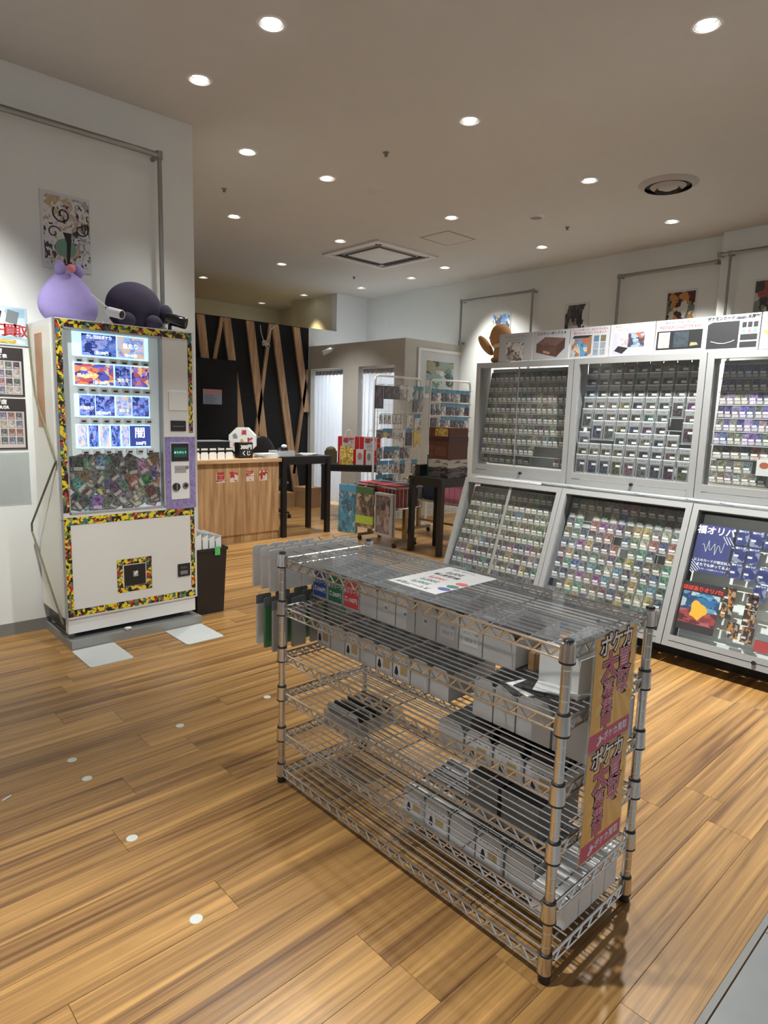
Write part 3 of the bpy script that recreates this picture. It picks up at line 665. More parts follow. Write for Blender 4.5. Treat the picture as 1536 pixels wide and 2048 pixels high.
cb = thing('acrylic_tray', 'clear tray of black and silver card cases on the fifth tier', 'tray', (1.46, 1.68, SZ[4]+.005))
MB().m('clear').box(0, .25, 0, .19, 0, .003).box(0, .003, 0, .19, 0, .06).box(.247, .25, 0, .19, 0, .06).box(.003, .247, 0, .003, 0, .06).box(.003, .247, .187, .19, 0, .06).build('tray_body', cb)
for k in range(6):
    o = MB().m('blackplastic' if k % 2 else 'alu').obox(Matrix.Translation((.034+.034*k, .095, .0085)) @ Matrix.Rotation(-.35, 4, 'Y'), 0, .012, -.085, .085, 0, .075)
    o = o.build('card_case'); o.location = (1.46, 1.68, SZ[4]+.003); tag(o, '%s card case standing in the clear tray, %s from its front' % ('black' if k % 2 else 'silver', on[k]), 'card case', 'card cases in the clear tray')
# bottom tier: large white bins and lidless boxes
for i, (y, lb, kd) in enumerate(((1.36, 'printed white bin at the middle of the bottom tier', 'print'), (1.258, 'second printed white bin along the bottom tier', 'print'), (1.15, 'plain white bin third along the bottom tier', None), (1.045, 'printed white bin fourth along the bottom tier', 'print'), (.935, 'plain white bin last along the bottom tier', None))):
    t = card_bin(lb, 1.45, y, SZ[5]+.0048, .10, .112, .24, 0, 'white bins on the bottom tier')
    if kd: face_label(t, .10, .112, kd)
    card_pack('pale sleeved cards inside the ' + lb, 1.465, y, SZ[5]+.0085, .088, .095, .20, False)
for k in range(4):
    x = 1.415+.070*k
    boxt('white_carton', '%s of four white cartons on the bottom tier beneath the banner' % ['nearest', 'second', 'third', 'innermost'][k], 'box', x, x+.066, .765, .868, SZ[5]+.005, SZ[5]+.082+.016*k, 'white', True, 'white cartons on the bottom tier')
# second tier, banner end: tipped white bin, cards, cardboard, bag
t = card_bin('white bin lying open beside the front post on the second tier', 1.43, .845, SZ[1]+.0048, .13, .125, .20, math.radians(-8), None, 'card_bin', 'binwhite')
cfan = CARDMAT('card print obj', 'obj')
for k in range(7):
    o = MB().m('white' if k in (1, 4, 5, 6) else 'blackplastic').box(-.032, .032, -.045, .045, 0, .0022).build('loose_card'); o.color = (U(.15, .4), U(.2, .4), U(.2, .35), 1)
    o.matrix_world = Matrix.Translation((1.365+.012*k, .925-.019*k, SZ[1]+.0060+.0024*k)) @ Matrix.Rotation(-.5+.22*k, 4, 'Z')
    tag(o, '%s sleeved card from the bottom of the loose fan before the tipped bin' % on[k], 'card', 'loose cards on the second tier')
t = thing('cardboard_sheet', 'folded corrugated cardboard lying on the second tier behind the scalloped bin', 'cardboard', (1.60, .955, SZ[1]+.0046))
mb = MB().m('card_board')
for k in range(9): mb.box(-.085+.019*k, -.068+.019*k, -.012, .008, 0, .042+.002*(k % 2))
mb.box(-.09, .09, .008, .012, 0, .046).build('corrugation', t)
MB().m('card_board').box(-.10, .10, .012, .03, 0, .05).build('flap', t)
t = thing('clear_bag', 'crumpled clear plastic bag on the second tier behind the banner', 'bag', (1.672, .83, SZ[1]+.0046))
MB().m('clear').blob((0, 0, .078), (.026, .055, .062), 18, 10, lambda p, d: p*(1+.16*math.sin(7*d.x+3*d.z)*math.cos(6*d.y+2))).build('film', t, True)

# orange buying banner hanging on the end of the shelf
bn = thing('hanging_banner', 'orange vertical banner with rose lettering hung on the end of the wire shelf', 'banner', FR((1.49, .7235, .590), *FACE_Y))
panel('film', bn, -.112, .112, -.31, .30, -.0015, 0, 'clear')
for k, y0 in enumerate((-.005, -.305)):
    sx0, sx1 = -.103, .103
    panel('banner_print', bn, sx0, sx1, y0, y0+.295, 0, .0008, 'orange')
    panel('footer_band', bn, sx0, sx1, y0+.002, y0+.047, .0008, .0011, 'pinkred')
    ry = MB().m(P('sun ray print', (.84, .52, .18), .55))
    for a in range(14):
        t0 = 2*math.pi*a/14; p = [(0.01, y0+.16)]
        for tt in (t0, t0+.22):
            c_, s_ = math.cos(tt), math.sin(tt); kx = min((.102-.01)/abs(c_) if abs(c_) > 1e-6 else 9, .11/abs(s_) if abs(s_) > 1e-6 else 9); p.append((.01+c_*kx*.97, y0+.16+s_*kx))
        ry.prism(p, .0008, .00095)
    ry.build('ray_print', bn)
    for ch, x, y, h_, fill in (('ポ', -.055, .268, .052, 'whiteink'), ('ケ', 0, .268, .052, 'whiteink'), ('カ', .055, .268, .052, 'whiteink'), ('買', .045, .212, .058, 'pinkred'), ('取', .045, .152, .058, 'pinkred'),
                             ('大', -.028, .208, .066, 'pinkred'), ('募', -.028, .150, .046, 'pinkred'), ('集', -.028, .108, .046, 'pinkred'), ('中', -.028, .067, .046, 'pinkred')):
        text(bn, ch, x, y0+y, h_, 'brownink', z=.0012, bold=.10); text(bn, ch, x, y0+y, h_, 'whiteink' if fill == 'pinkred' else fill, z=.0015, bold=(.055 if ch in '大中' else .036) if fill == 'pinkred' else .02)
        if fill == 'pinkred': text(bn, ch, x, y0+y, h_, fill, z=.0018, bold=.036 if ch in '大中' else .010)
    text(bn, 'ポケカ買取', .028, y0+.025, .022, 'whiteink', z=.0014, bold=.02)
    mb = MB().m('whiteink')
    mb.rod((-.066, y0+.012, .0013), (-.046, y0+.026, .0013), .0030, 6).rod((-.058, y0+.030, .0013), (-.040, y0+.026, .0013), .0030, 6).rod((-.052, y0+.036, .0013), (-.050, y0+.018, .0013), .0026, 6)
    mb.build('emblem', bn)

# packs hanging on hooks at the far end of the shelf
hk = ordn
white_pack = P('white blister card', (.66, .67, .66), .4)
for row, (zt, zb, n, y0) in enumerate(((.892, .735, 6, 1.945), (.700, .505, 5, 1.945))):
    for i in range(n):
        x = SX0-.02+(SX1-SX0+.02)*(i+.5)/n
        for k in range(3):
            y = y0+.035+.055*k-(.0 if row == 0 else .012)
            if i > 3 and k > 1: continue
            t = thing('hanging_pack', '%s supply pack, %s from the front post, %s out on its hook, %s row' % (('white', 'printed white', 'slim white')[k] if row == 0 else ('silver', 'green edged', 'grey')[k], on[i], on[k], 'upper' if row == 0 else 'lower'), 'pack', (x, y, zb), 'packs hung on the shelf end')
            MB().m(white_pack if row == 0 else ('alu', P('green pack', (.06, .22, .10), .5), 'white')[k]).box(-.031, .031, -.006, .006, 0, zt-zb-.035).build('pack_body', t)
            MB().m('white' if row == 0 else 'greyink').prism([(-.033, zt-zb-.035), (.033, zt-zb-.035), (.033, zt-zb-.004), (.027, zt-zb), (-.027, zt-zb), (-.033, zt-zb-.004)], -.002, .002, Matrix(((1, 0, 0, 0), (0, 0, 1, 0), (0, 1, 0, 0), (0, 0, 0, 1)))).build('header_card', t)
        o = MB().m('chrome').path([(0, -.035, .012), (0, -.03, .014), (0, .15, .018), (0, .163, .026)], .0022, 6).m('white').lathe((0, .163, .028), [(0, -.005), (.005, 0), (0, .005)], 8).build('display_hook'); o.location = (x, y0, zt-.030)
        tag(o, '%s chrome hook with white tip on the %s rail of the shelf end' % (on[i], 'upper' if row == 0 else 'lower'), 'hook', 'hooks on the shelf end')
# ================================================================== VENDING MACHINE
VX0, VX1, VY, VYB = 1.118, 1.925, 3.83, 4.29
vm = thing('vending_machine', 'tall white card vending machine framed in busy yellow and black sticker strips', 'vending machine', FR((VX0, VY, 0), *FACE_Y))
VW = VX1-VX0; VD = VYB-VY
MB().m('mach').box(0, VW, .18, 1.868, -VD, -.05).build('cabinet_body', vm)
MB().m('machside').box(-.003, 0, .18, 1.84, -VD+.02, -.052).build('side_sheet', vm)
# sides carry a hanging banner print and a stripe of trim tape
sp = MB().m(P('faded brown banner print', (.42, .24, .14), .5, var=.25, vs=9)).box(-.0045, -.003, 1.27, 1.80, -.34, -.20); sp.build('side_banner', vm)
# front door: frame pieces round the window
dw = MB().m('mach').box(0, .045, .76, 1.868, -.05, 0).box(.045, VW, 1.815, 1.868, -.05, 0).box(.600, VW, .76, 1.815, -.05, 0).box(.045, .600, .76, .795, -.05, 0)
upper = dw.build('upper_door', vm)
lowd = MB().m('mach').box(0, VW, .18, .755, -.05, 0).build('lower_door', vm)
MB().m('white').box(.01, VW-.01, .088, .178, -.06, -.012).build('kick_plate', vm)
MB().m('blackplastic').box(.03, VW-.03, .078, .17, -VD+.02, -.07).build('base_recess', vm)
for x in (.05, VW-.05):
    for z in (-.09, -VD+.06): MB().m('steel').rod((x, .054, z), (x, .09, z), .022, 12).build('foot', vm, True)
for nm, (x0, x1, y0, y1) in {'a': (.008, .042, .80, 1.862), 'b': (.040, VW-.012, 1.822, 1.862), 'c': (VW-.040, VW-.012, 1.25, 1.822), 'd': (.010, VW-.012, .728, .772), 'e': (.008, .042, .19, .728), 'f': (VW-.040, VW-.012, .24, .728), 'g': (.040, VW-.012, .19, .232)}.items():
    # strips divided into stretches so that the print runs at one scale
    mb = MB().m('sticker'); L = max(x1-x0, y1-y0); n = max(1, int(L/.12)); vert = (y1-y0) > (x1-x0)
    for i in range(n):
        a, b = i/n, (i+1)/n; p = (x0, x1, y0+(y1-y0)*a, y0+(y1-y0)*b) if vert else (x0+(x1-x0)*a, x0+(x1-x0)*b, y0, y1)
        vs = [(p[0], p[2], .0012), (p[1], p[2], .0012), (p[1], p[3], .0012), (p[0], p[3], .0012)]
        k = i*1.37+ord(nm); uv = [(k, 0), (k+.36, 0), (k+.36, 1), (k, 1)] if vert else [(k, 0), (k+1, 0), (k+1, .36), (k, .36)]
        mb.add(vs, [(0, 1, 2, 3)], [uv])
    mb.build('sticker_strip', vm)
for y0, y1 in ((1.36, 1.40), (.90, .94)): pass
MB().m(P('cabinet edge trim', (.40, .42, .42), .4, .6)).box(-.004, .006, .76, 1.868, -.012, .003).box(-.004, .006, .18, .755, -.012, .003).build('edge_trim', vm)
# window: recessed pale panel, four lit display rows
MB().m(P('display panel', (.55, .62, .62), .5, emit=(.55, .68, .72), es=.14)).box(.045, .600, .795, 1.815, -.049, -.042).build('display_panel', vm)
BL = [(.08, .18, .62), (.20, .30, .82), (.02, .04, .20), (.14, .24, .75), (.32, .40, .88), (.07, .07, .34)]
lit1 = ART('lit print blue', BL, 6, .5, .4, .42, .15); lit2 = ART('lit print warm', [(.10, .12, .55), (.75, .25, .10), (.9, .55, .25), (.05, .05, .3), (.55, .10, .12), (.25, .2, .8)], 5, .5, .4, .42, .15)
lit3 = ART('lit print pale', [(.35, .55, .95), (.6, .65, .95), (.85, .6, .45), (.25, .35, .8)], 6, .5, .4, .42, .15)
cyan = P('lit pale cyan', (.45, .75, .95), .4, emit=(.40, .78, 1.0), es=.95); litw = P('lit white letters', (.9, .93, 1), .4, emit=(.85, .92, 1), es=1.0); navy = P('lit navy', (.02, .03, .16), .4, emit=(.03, .05, .22), es=.8)
lity = P('lit yellow letters', (.95, .8, .4), .4, emit=(1, .82, .4), es=.9)
for r, (y0, y1) in enumerate(((1.675, 1.808), (1.512, 1.642), (1.338, 1.466), (1.160, 1.296))):
    rowp = MB().m(cyan).box(.105, .535, y0, y1, -.042, -.039).build('backlight', vm)
    cells = {0: [(.155, .345, lit1), (.352, .510, lit3)], 1: [(.112, .325, lit2), (.335, .425, lit1), (.43, .535, lit2)], 2: [(.13, .215, lit1), (.22, .325, lit1), (.335, .425, lit3), (.43, .53, lit1)],
             3: [(.112, .165, lit3), (.175, .228, lit1), (.238, .29, lit3), (.30, .352, lit1), (.36, .405, lit3), (.41, .535, navy)]}[r]
    for x0, x1, mt in cells: panel('display_card', vm, x0, x1, y0+.008, y1-.006, -.039, -.037, mt)
    if r == 0: text(vm, 'クレカDEポケカ', .25, y1-.024, .022, litw, z=-.0365, bold=.02, sx=.8); text(vm, '1回1000円', .26, y0+.024, .020, litw, z=-.0365, bold=.02, sx=.8); text(vm, '当たり', .43, y0+.075, .028, litw, z=-.0365, bold=.03); text(vm, '残り枚数', .43, y0+.022, .016, litw, z=-.0365, bold=.02)
    if r == 1: text(vm, '超大当たり', .18, y0+.055, .022, lity, z=-.0365, bold=.03, sx=.9); text(vm, '1回1000円', .25, y0+.020, .020, litw, z=-.0365, bold=.02, sx=.85); text(vm, '当たり', .38, y0+.04, .020, lity, z=-.0365, bold=.03)
    if r == 2: text(vm, '大当たり', .17, y0+.050, .018, lity, z=-.0365, bold=.03); text(vm, '1回1000円', .26, y0+.022, .019, litw, z=-.0365, bold=.02, sx=.85); text(vm, '当たり', .38, y0+.04, .018, lity, z=-.0365, bold=.03)
    if r == 3: text(vm, '闇', .470, y0+.085, .060, litw, z=-.0365, bold=.01); text(vm, '500円', .475, y0+.024, .022, litw, z=-.0365, bold=.02)
    for k in range(7):
        x = .135+.063*k+.006*r
        b_ = MB().m('whitematte').box(-.019, .019, -.012, .012, 0, .016).mesh('selection_button') if (r, k) == (0, 0) else _sb
        _sb = b_
        o = bpy.data.objects.new('selection_button', b_); COL.objects.link(o); o.parent = vm; o.location = (x, y0-.018, -.042)
        q = bpy.data.objects.new('button_slot', _sl) if (r, k) != (0, 0) else MB().m('blackplastic').box(-.012, .012, -.010, -.001, .016, .0172).build('button_slot')
        if (r, k) == (0, 0): _sl = q.data
        else: COL.objects.link(q)
        q.parent = o
# collage print of cards below the rows: one printed sheet
rr_ = random.Random(5)
col = MB().m(CARDMAT('card print attr', 'attr', label=False))
for i in range(130):
    x, y = rr_.uniform(.075, .57), rr_.uniform(.815, 1.10); a = rr_.uniform(-1.2, 1.2); z = -.0415+.00005*i
    g_ = rr_.random(); col.col = tuple(.05+.34*rr_.random()**1.8 for _ in range(3)) if g_ > .3 else tuple([.05+.16*rr_.random()]*3)
    hw, hh = .033, .046; vs = []
    for sx, sy in ((-1, -1), (1, -1), (1, 1), (-1, 1)):
        px_, py_ = x+math.cos(a)*sx*hw-math.sin(a)*sy*hh, y+math.sin(a)*sx*hw+math.cos(a)*sy*hh
        vs.append((min(.592, max(.05, px_)), min(1.13, max(.797, py_)), z))
    col.quad(*vs)
tag(col.build('collage_print', vm), kind='stuff')
MB().m('alu').box(.041, .604, .788, .797, -.045, .002).box(.041, .049, .79, 1.82, -.045, .002).box(.596, .604, .79, 1.82, -.045, .002).box(.041, .604, 1.813, 1.822, -.045, .002).build('window_frame', vm)
# right column: return plate, bill slot, purple pay panel
panel('return_plate', vm, .638, .756, 1.388, 1.502, 0, .006, 'white')
b = panel('bill_slot', vm, .648, .745, 1.262, 1.325, 0, .008, 'blackplastic'); MB().m('greyink').box(.660, .733, 1.288, 1.292, .008, .009).build('slot_line', b)
pp = panel('pay_panel', vm, .608, .806, .775, 1.225, 0, .004, 'purpleprint')
panel('pay_plate', pp, .642, .762, .835, 1.19, .004, .007, 'white')
panel('pay_screen', pp, .645, .758, 1.075, 1.185, .007, .012, 'blackplastic')
panel('screen_glow', pp, .660, .745, 1.10, 1.16, .012, .0125, P('dim screen', (.01, .05, .04), .3, emit=(.01, .12, .09), es=.15))
text(pp, 'ありがとう', .702, 1.128, .015, P('screen green', (.3, .9, .6), .4, emit=(.35, 1, .7), es=.8), z=.0130)
panel('instruction_plate', pp, .665, .74, 1.0, 1.045, .007, .008, 'alu'); text(pp, '硬貨投入口', .702, 1.024, .010, 'greyink', z=.0084)
MB().m('steel').rod((.748, 1.035, .007), (.748, 1.035, .014), .010, 14).build('key_lock', pp, True)
MB().m('blackplastic').rod((.672, .915, .007), (.672, .915, .020), .024, 20).m('steel').box(.668, .676, .896, .934, .020, .024).build('coin_knob', pp, True)
MB().m('steel').rod((.735, .920, .007), (.735, .920, .014), .020, 20).m('blackplastic').rod((.735, .920, .014), (.735, .920, .0145), .012, 16).build('coin_return', pp, True)
# lower door: outlet with its own sticker frame, lock
ox0, ox1, oy0, oy1 = .292, .505, .288, .492
for p in ((ox0, ox1, oy1-.034, oy1), (ox0, ox1-.03, oy0, oy0+.034), (ox0, ox0+.034, oy0+.034, oy1-.034), (ox1-.034, ox1, oy0, oy1-.034)):
    mb = MB().m('sticker'); k = U(0, 9); vs = [(p[0], p[2], .0015), (p[1], p[2], .0015), (p[1], p[3], .0015), (p[0], p[3], .0015)]
    mb.add(vs, [(0, 1, 2, 3)], [[(k, 0), (k+(p[1]-p[0])/.1, 0), (k+(p[1]-p[0])/.1, (p[3]-p[2])/.1), (k, (p[3]-p[2])/.1)]]); mb.build('sticker_strip', lowd)
ot = panel('outlet_flap', lowd, .334, .465, .325, .452, 0, .003, 'blackplastic'); panel('flap_plate', ot, .388, .418, .378, .412, .003, .005, 'alu')
MB().m('whiteink').prism([(.398, .385), (.415, .405), (.412, .414), (.395, .400)], .005, .006).build('flap_mark', ot)
lk = panel('lock_plate', lowd, .675, .757, .332, .414, 0, .006, 'blackplastic'); text(lk, '取出口', .716, .388, .013, 'greyink', z=.0065); panel('lock_slot', lk, .69, .74, .345, .368, .006, .007, 'greyink')
# plastic edge tape hanging down the machine's side
MB().m(P('dark patterned edge tape', (.16, .15, .09), .5, var=.4, vs=60)).path([(-.012, 1.86, -.44), (-.014, 1.60, -.385), (-.016, 1.455, -.34), (-.010, 1.09, -.03), (-.055, .69, -.40), (-.050, .64, -.42), (-.010, .145, -.04)], .0065, 6).build('edge_tape', vm, True)

o = thing('machine_plinth', 'low grey steel plinth under the vending machine', 'plinth', (1.13, 3.80, 0))
MB((0, 0, 0)).m(P('galvanised plinth', (.34, .35, .34), .45, .5)).box(0, .81, 0, .50, 0, .022).box(0, .81, 0, .035, .022, .052).box(0, .03, .035, .50, .022, .05).box(.78, .81, .035, .50, .022, .05).box(.03, .78, .04, .50, .022, .054).build('plinth_frame', o)
MB().m('blackplastic').box(.05, .76, .036, .0385, .024, .05).build('plinth_slot', o)
o = MB().m('whitematte').blob((0, 0, .010), (.022, .014, .010), 10, 6, lambda p, d: p*(1+.25*math.sin(9*d.x+5*d.z))).build('paper_scrap'); o.location = (1.46, 3.818, .052); tag(o, 'crumpled white paper scrap on the plinth edge', 'paper')
pl = P('pale floor plate', (.46, .49, .48), .5)
for (x0, x1, y0, y1, lb) in ((1.122, 1.36, 3.476, 3.79, 'pale square plate on the floor before the machine, nearer the price posters'), (1.68, 1.927, 3.48, 3.79, 'pale square plate on the floor before the machine, nearer the black bin')):
    c = .012; w_, h_ = (x1-x0)/2, (y1-y0)/2
    o = MB().m(pl).prism([(-w_+c, -h_), (w_-c, -h_), (w_, -h_+c), (w_, h_-c), (w_-c, h_), (-w_+c, h_), (-w_, h_-c), (-w_, -h_+c)], 0, .004).build('floor_plate'); o.location = ((x0+x1)/2, (y0+y1)/2, .0002); tag(o, lb, 'floor plate', 'plates on the floor')

# round markers on the floor
for i, (x, y) in enumerate([(1.2, 2.573), (.746, 2.577), (.746, 2.404), (.737, 1.953), (.735, 1.5), (1.658, 2.577)]):
    o = MB().m(P('floor marker', (.50, .53, .51), .5)).lathe((0, 0, 0), [(0, .0012), (.016, .0012), (.018, .0002)], 22).build('floor_marker'); o.location = (x, y, .0001)
    tag(o, ['round pale dot on the floor, middle of the row before the machine', 'round pale dot at the corner where the two dot rows meet', 'round pale dot just behind the corner dot', 'round pale dot second nearest the camera', 'round pale dot nearest the camera', 'round pale dot on the floor beside the wire shelf foot'][i], 'floor marker', 'round markers on the floor')
o = MB().m('whitematte').obox(Matrix.Rotation(.5, 4, 'Z'), -.018, .018, -.004, .004, 0, .003).build('paper_scrap'); o.location = (.487, 2.454, .0003); tag(o, 'tiny white paper sliver on the floor near the dots', 'paper')

# plush toys (plain), cameras on the machine top
TOP = 1.868
pk = thing('plush_toy', 'lilac bell-shaped plush toy with a pink ball on top, on the vending machine', 'plush toy', (1.285, 4.10, TOP))
def bell(p, d):
    k = (d.z+1)/2; s = 1.13-.62*k**1.9
    q = Vector((p.x*s, p.y*s, p.z)); q.z = max(q.z, -.120); q += Vector((.01*math.sin(6*d.y), 0, .008*math.sin(5*math.atan2(d.y, d.x))))*(1-k); return q
MB().m('lilac').blob((0, 0, .138), (.165, .135, .17), 36, 22, bell).build('body', pk, True)
MB().m('lilac').blob((-.045, -.03, .30), (.030, .03, .045), 14, 10).blob((.055, -.02, .30), (.030, .03, .04), 14, 10).build('top_lobe', pk, True)
MB().m('pinkplush').blob((0, -.075, .300), (.024, .022, .024), 16, 10).build('pink_ball', pk, True)
p2 = thing('plush_toy', 'dark violet round plush toy leaning on the vending machine top', 'plush toy', (1.665, 4.09, TOP))
MB().m('violet').blob((0, 0, .140), (.170, .125, .152), 36, 22, lambda p, d: Vector((p.x, p.y, max(p.z, -.138)))).build('body', p2, True)
MB().m('violet').blob((.175, -.06, .115), (.045, .045, .06), 16, 10).build('arm', p2, True)
MB().m('violet').blob((.075, -.11, .048), (.05, .05, .047), 16, 10).blob((-.09, -.11, .048), (.05, .05, .047), 16, 10).build('foot_pad', p2, True)
def bullet_cam(name, label, loc, aim, L, r, mat, mount=None, face='blackplastic'):
    t = thing(name, label, 'camera', loc); a = Vector(aim).normalized()
    MB().m(mat).lathe((0, 0, 0), [(0, -L*.5), (r*.8, -L*.5), (r, -L*.42), (r, L*.44), (r*.92, L*.5), (r*.80, L*.46)], 20, a).build('housing', t, True)
    MB().m(face).lathe(a*L*.455, [(0, .004), (r*.45, .003), (r*.5, 0), (r*.82, 0)], 20, a).build('lens_face', t, True)
    if mount:
        MB().m(mat).path([(0, 0, 0)]+mount, r*.32, 8).lathe(mount[-1], [(0, -.004), (r*.85, -.004), (r*.85, .006), (0, .008)], 16, Vector(mount[-1])-Vector(mount[-2] if len(mount) > 1 else (0, 0, 0))).build('mount', t, True)
    return t
t = bullet_cam('security_camera', 'white bullet security camera on the front edge of the vending machine', (1.475, 3.895, TOP+.068), (.45, -.85, -.22), .105, .027, 'white', [(-.03, .05, -.02), (-.03, .06, -.057)])
MB().m('white').rod((-.03, .02, .025), (-.12, .03, .09), .0038, 8).build('antenna', t, True)
bullet_cam('security_camera', 'glossy black bullet camera at the machine corner nearest the white wall edge', (1.842, 3.89, TOP+.066), (.75, -.6, -.25), .13, .036, P('glossy black', (.008, .008, .009), .12), [(-.02, .04, -.02), (-.02, .045, -.056)])

# ================================================================== LEFT WALL PAPERS
YW = 4.302
def wallsheet(name, label, cat, x0, x1, z0, z1, mat, th=.003, group=None, wall=None):
    t = thing(name, label, cat, FR(((x0+x1)/2, YW, (z0+z1)/2), *FACE_Y), group); panel('sheet', t, -(x1-x0)/2, (x1-x0)/2, -(z1-z0)/2, (z1-z0)/2, 0, th, mat); return t
t = wallsheet('art_poster', 'tall art poster with dark curling shapes on pale ground above the lilac plush', 'poster', 1.216, 1.492, 2.205, 2.64, 'whitematte', .002)
panel('art_print', t, -.125, .135, -.19, .20, .002, .0026, ART('pastel art', [(.60, .60, .60), (.60, .60, .59), (.60, .60, .60), (.52, .36, .35), (.05, .04, .05), (.60, .60, .6), (.60, .59, .57), (.44, .34, .18), (.60, .60, .60), (.30, .30, .32), (.60, .60, .60)], 7.5, .9, .6, 0, .12))
gr = P('print green', (.16, .30, .22), .6)
def swirl(t, cx, cy, r0, turns, th, mat, z, flip=1, rot=0):
    mb = MB().m(mat); pts = []
    for i in range(26):
        a = rot+flip*turns*2*math.pi*i/25; r = r0*(1-.85*i/25); pts.append((cx+r*math.cos(a), cy+r*math.sin(a), z))
    mb.path(pts, th, 4).build('curl_print', t)
MB().m(gr).prism([(-.005+.06*math.cos(a), -.09+.055*math.sin(a)) for a in [2*math.pi*i/20 for i in range(20)]], .0026, .0030).build('blot_print', t)
swirl(t, -.02, .10, .055, 1.3, .005, 'ink', .003, 1, 2.5); swirl(t, .085, .03, .045, 1.2, .005, 'ink', .003, -1, 1.0); swirl(t, -.07, -.01, .04, 1.1, .004, 'ink', .003, 1, .3)
MB().m('ink').prism([(-.02, .0), (.03, .0), (.012, -.19), (-.004, -.19), (.0, -.06)], .0030, .0034).build('dark_print', t)
# price posters
t = wallsheet('price_poster', 'pale blue buying poster with large red letters at the top of the wall papers', 'poster', .55, 1.112, 1.736, 1.952, P('sky blue paper', (.42, .56, .64), .5), .004)
panel('cloud_print', t, -.27, .27, -.100, .100, .004, .0045, ART('cloud print', [(.42, .58, .68), (.55, .66, .72), (.30, .48, .60), (.62, .68, .70)], 3, .4, .5, 0, .1))
for s_, x in (('0', .06), ('円', .135), ('買', .192), ('取', .248)):
    text(t, s_, x, -.028, .066, 'whiteink', z=.0048, bold=.06); text(t, s_, x, -.028, .066, 'redink', z=.0051, bold=.025)
for x, y, a, mt in ((.115, .052, -.25, 'ink'), (.205, .052, -.22, 'greyink'), (-.03, .055, .2, 'whiteink')):
    MB().m(mt).obox(Matrix.Translation((x, y, .005)) @ Matrix.Rotation(a, 4, 'Z'), -.030, .030, -.036, .036, 0, .0006).build('card_print', t)
MB().m('gold').box(.10, .22, -.098, -.076, .0045, .005).build('strip_print', t)
grid_cols = [(.30, .10, .10), (.10, .10, .12), (.45, .36, .30), (.20, .22, .32), (.50, .45, .42), (.12, .16, .14), (.38, .16, .22)]
for (z0, z1, lb, l1, l2) in ((1.445, 1.722, 'black-headed price list poster, upper of the two on the wall', '宮崎店', '買取価格表'), (1.135, 1.43, 'black-headed price list poster, lower of the two on the wall', 'Y宮崎店', 'R・SAR/SR')):
    t = wallsheet('price_poster', lb, 'poster', .55, 1.082, z0, z1, P('poster black', (.03, .025, .025), .5), .003); h_ = (z1-z0)/2
    text(t, l1, .115, h_-.022, .026, 'whiteink', z=.0036, bold=.04); text(t, l2, .12, h_-.052, .022, 'whiteink', z=.0036, bold=.03)
    panel('list_field', t, -.26, .255, -h_+.008, h_-.075, .003, .0034, P('pink grey field', (.50, .44, .44), .6))
    mb = MB().m(CARDMAT('card print attr', 'attr', label=False))
    for r in range(4):
        for c in range(12):
            mb.col = random.choice(grid_cols); x = -.24+.041*c; y = h_-.10-.048*r
            mb.quad((x, y-.022, .0037), (x+.034, y-.022, .0037), (x+.034, y+.020, .0037), (x, y+.020, .0037))
    tag(mb.build('card_grid_print', t), kind='stuff')
t = thing('clear_pocket', 'empty clear plastic pocket hanging on the wall under the price posters', 'pocket', FR((.815, YW, .96), *FACE_Y)); panel('film', t, -.265, .27, -.155, .155, .0, .003, 'clear')

# black bin with white trays beside the machine
bn2 = thing('waste_bin', 'black plastic bin standing between the vending machine and the counter', 'bin', (2.085, 4.09, 0))
def taper(mb, a, b, h, k, th=0):
    vs = [(-a*k, -b*k, 0), (a*k, -b*k, 0), (a*k, b*k, 0), (-a*k, b*k, 0), (-a, -b, h), (a, -b, h), (a, b, h), (-a, b, h)]
    return mb.add(vs, [(3, 2, 1, 0), (0, 1, 5, 4), (1, 2, 6, 5), (2, 3, 7, 6), (3, 0, 4, 7)])
mb = MB().m('blackplastic'); taper(mb, .115, .16, .46, .86); taper(mb, .108, .153, .46, .85); mb.build('shell', bn2)
MB().m('blackplastic').box(-.122, .122, -.167, -.155, .445, .465).box(-.122, .122, .155, .167, .445, .465).box(-.122, -.112, -.155, .155, .445, .465).box(.112, .122, -.155, .155, .445, .465).build('rim', bn2)
MB().m(P('green tape', (.10, .50, .16), .5)).box(.02, .06, -.170, -.167, .415, .475).build('tape', bn2)
for i in range(4):
    x = 1.984+.049*i
    card_bin('upturned scalloped white bin, %s of the row in the black bin' % on[i], x, 4.09, .42, .27, .155-.012*i, .044, 0, 'white bins standing in the black bin', 'card_bin', 'binwhite')

# ================================================================== COUNTER
ct = thing('service_counter', 'oak laminate service counter with red lettered cards on its front', 'counter', (2.80, 5.97, 0))
MB().m('counter').box(0, 1.19, 0, .02, .09, .855).build('front_panel', ct)
MB().m('counter').box(1.17, 1.19, .02, .60, .0, .855).build('side_panel', ct)
MB().m('countertop').box(-.01, 1.205, -.035, .64, .855, .893).build('worktop', ct)
MB().m('counter').box(.0, 1.17, .012, .03, 0, .09).build('toe_board', ct)
MB().m('counter').box(0, 1.17, .02, .58, .80, .855).build('apron', ct)
for x, ch in ((3.28, '買'), (3.432, '取'), (3.625, '受'), (3.79, '付')):
    k = panel('letter_card', ct, x-2.80-.048, x-2.80+.048, -.002, 0, .655, .76, P('cream letter card', (.66, .58, .50), .6)); text(k, ch, 0, 0, .088, 'redink', T=FR((x-2.80, -.0022, .708), *FACE_Y), bold=.06)
CT = .893
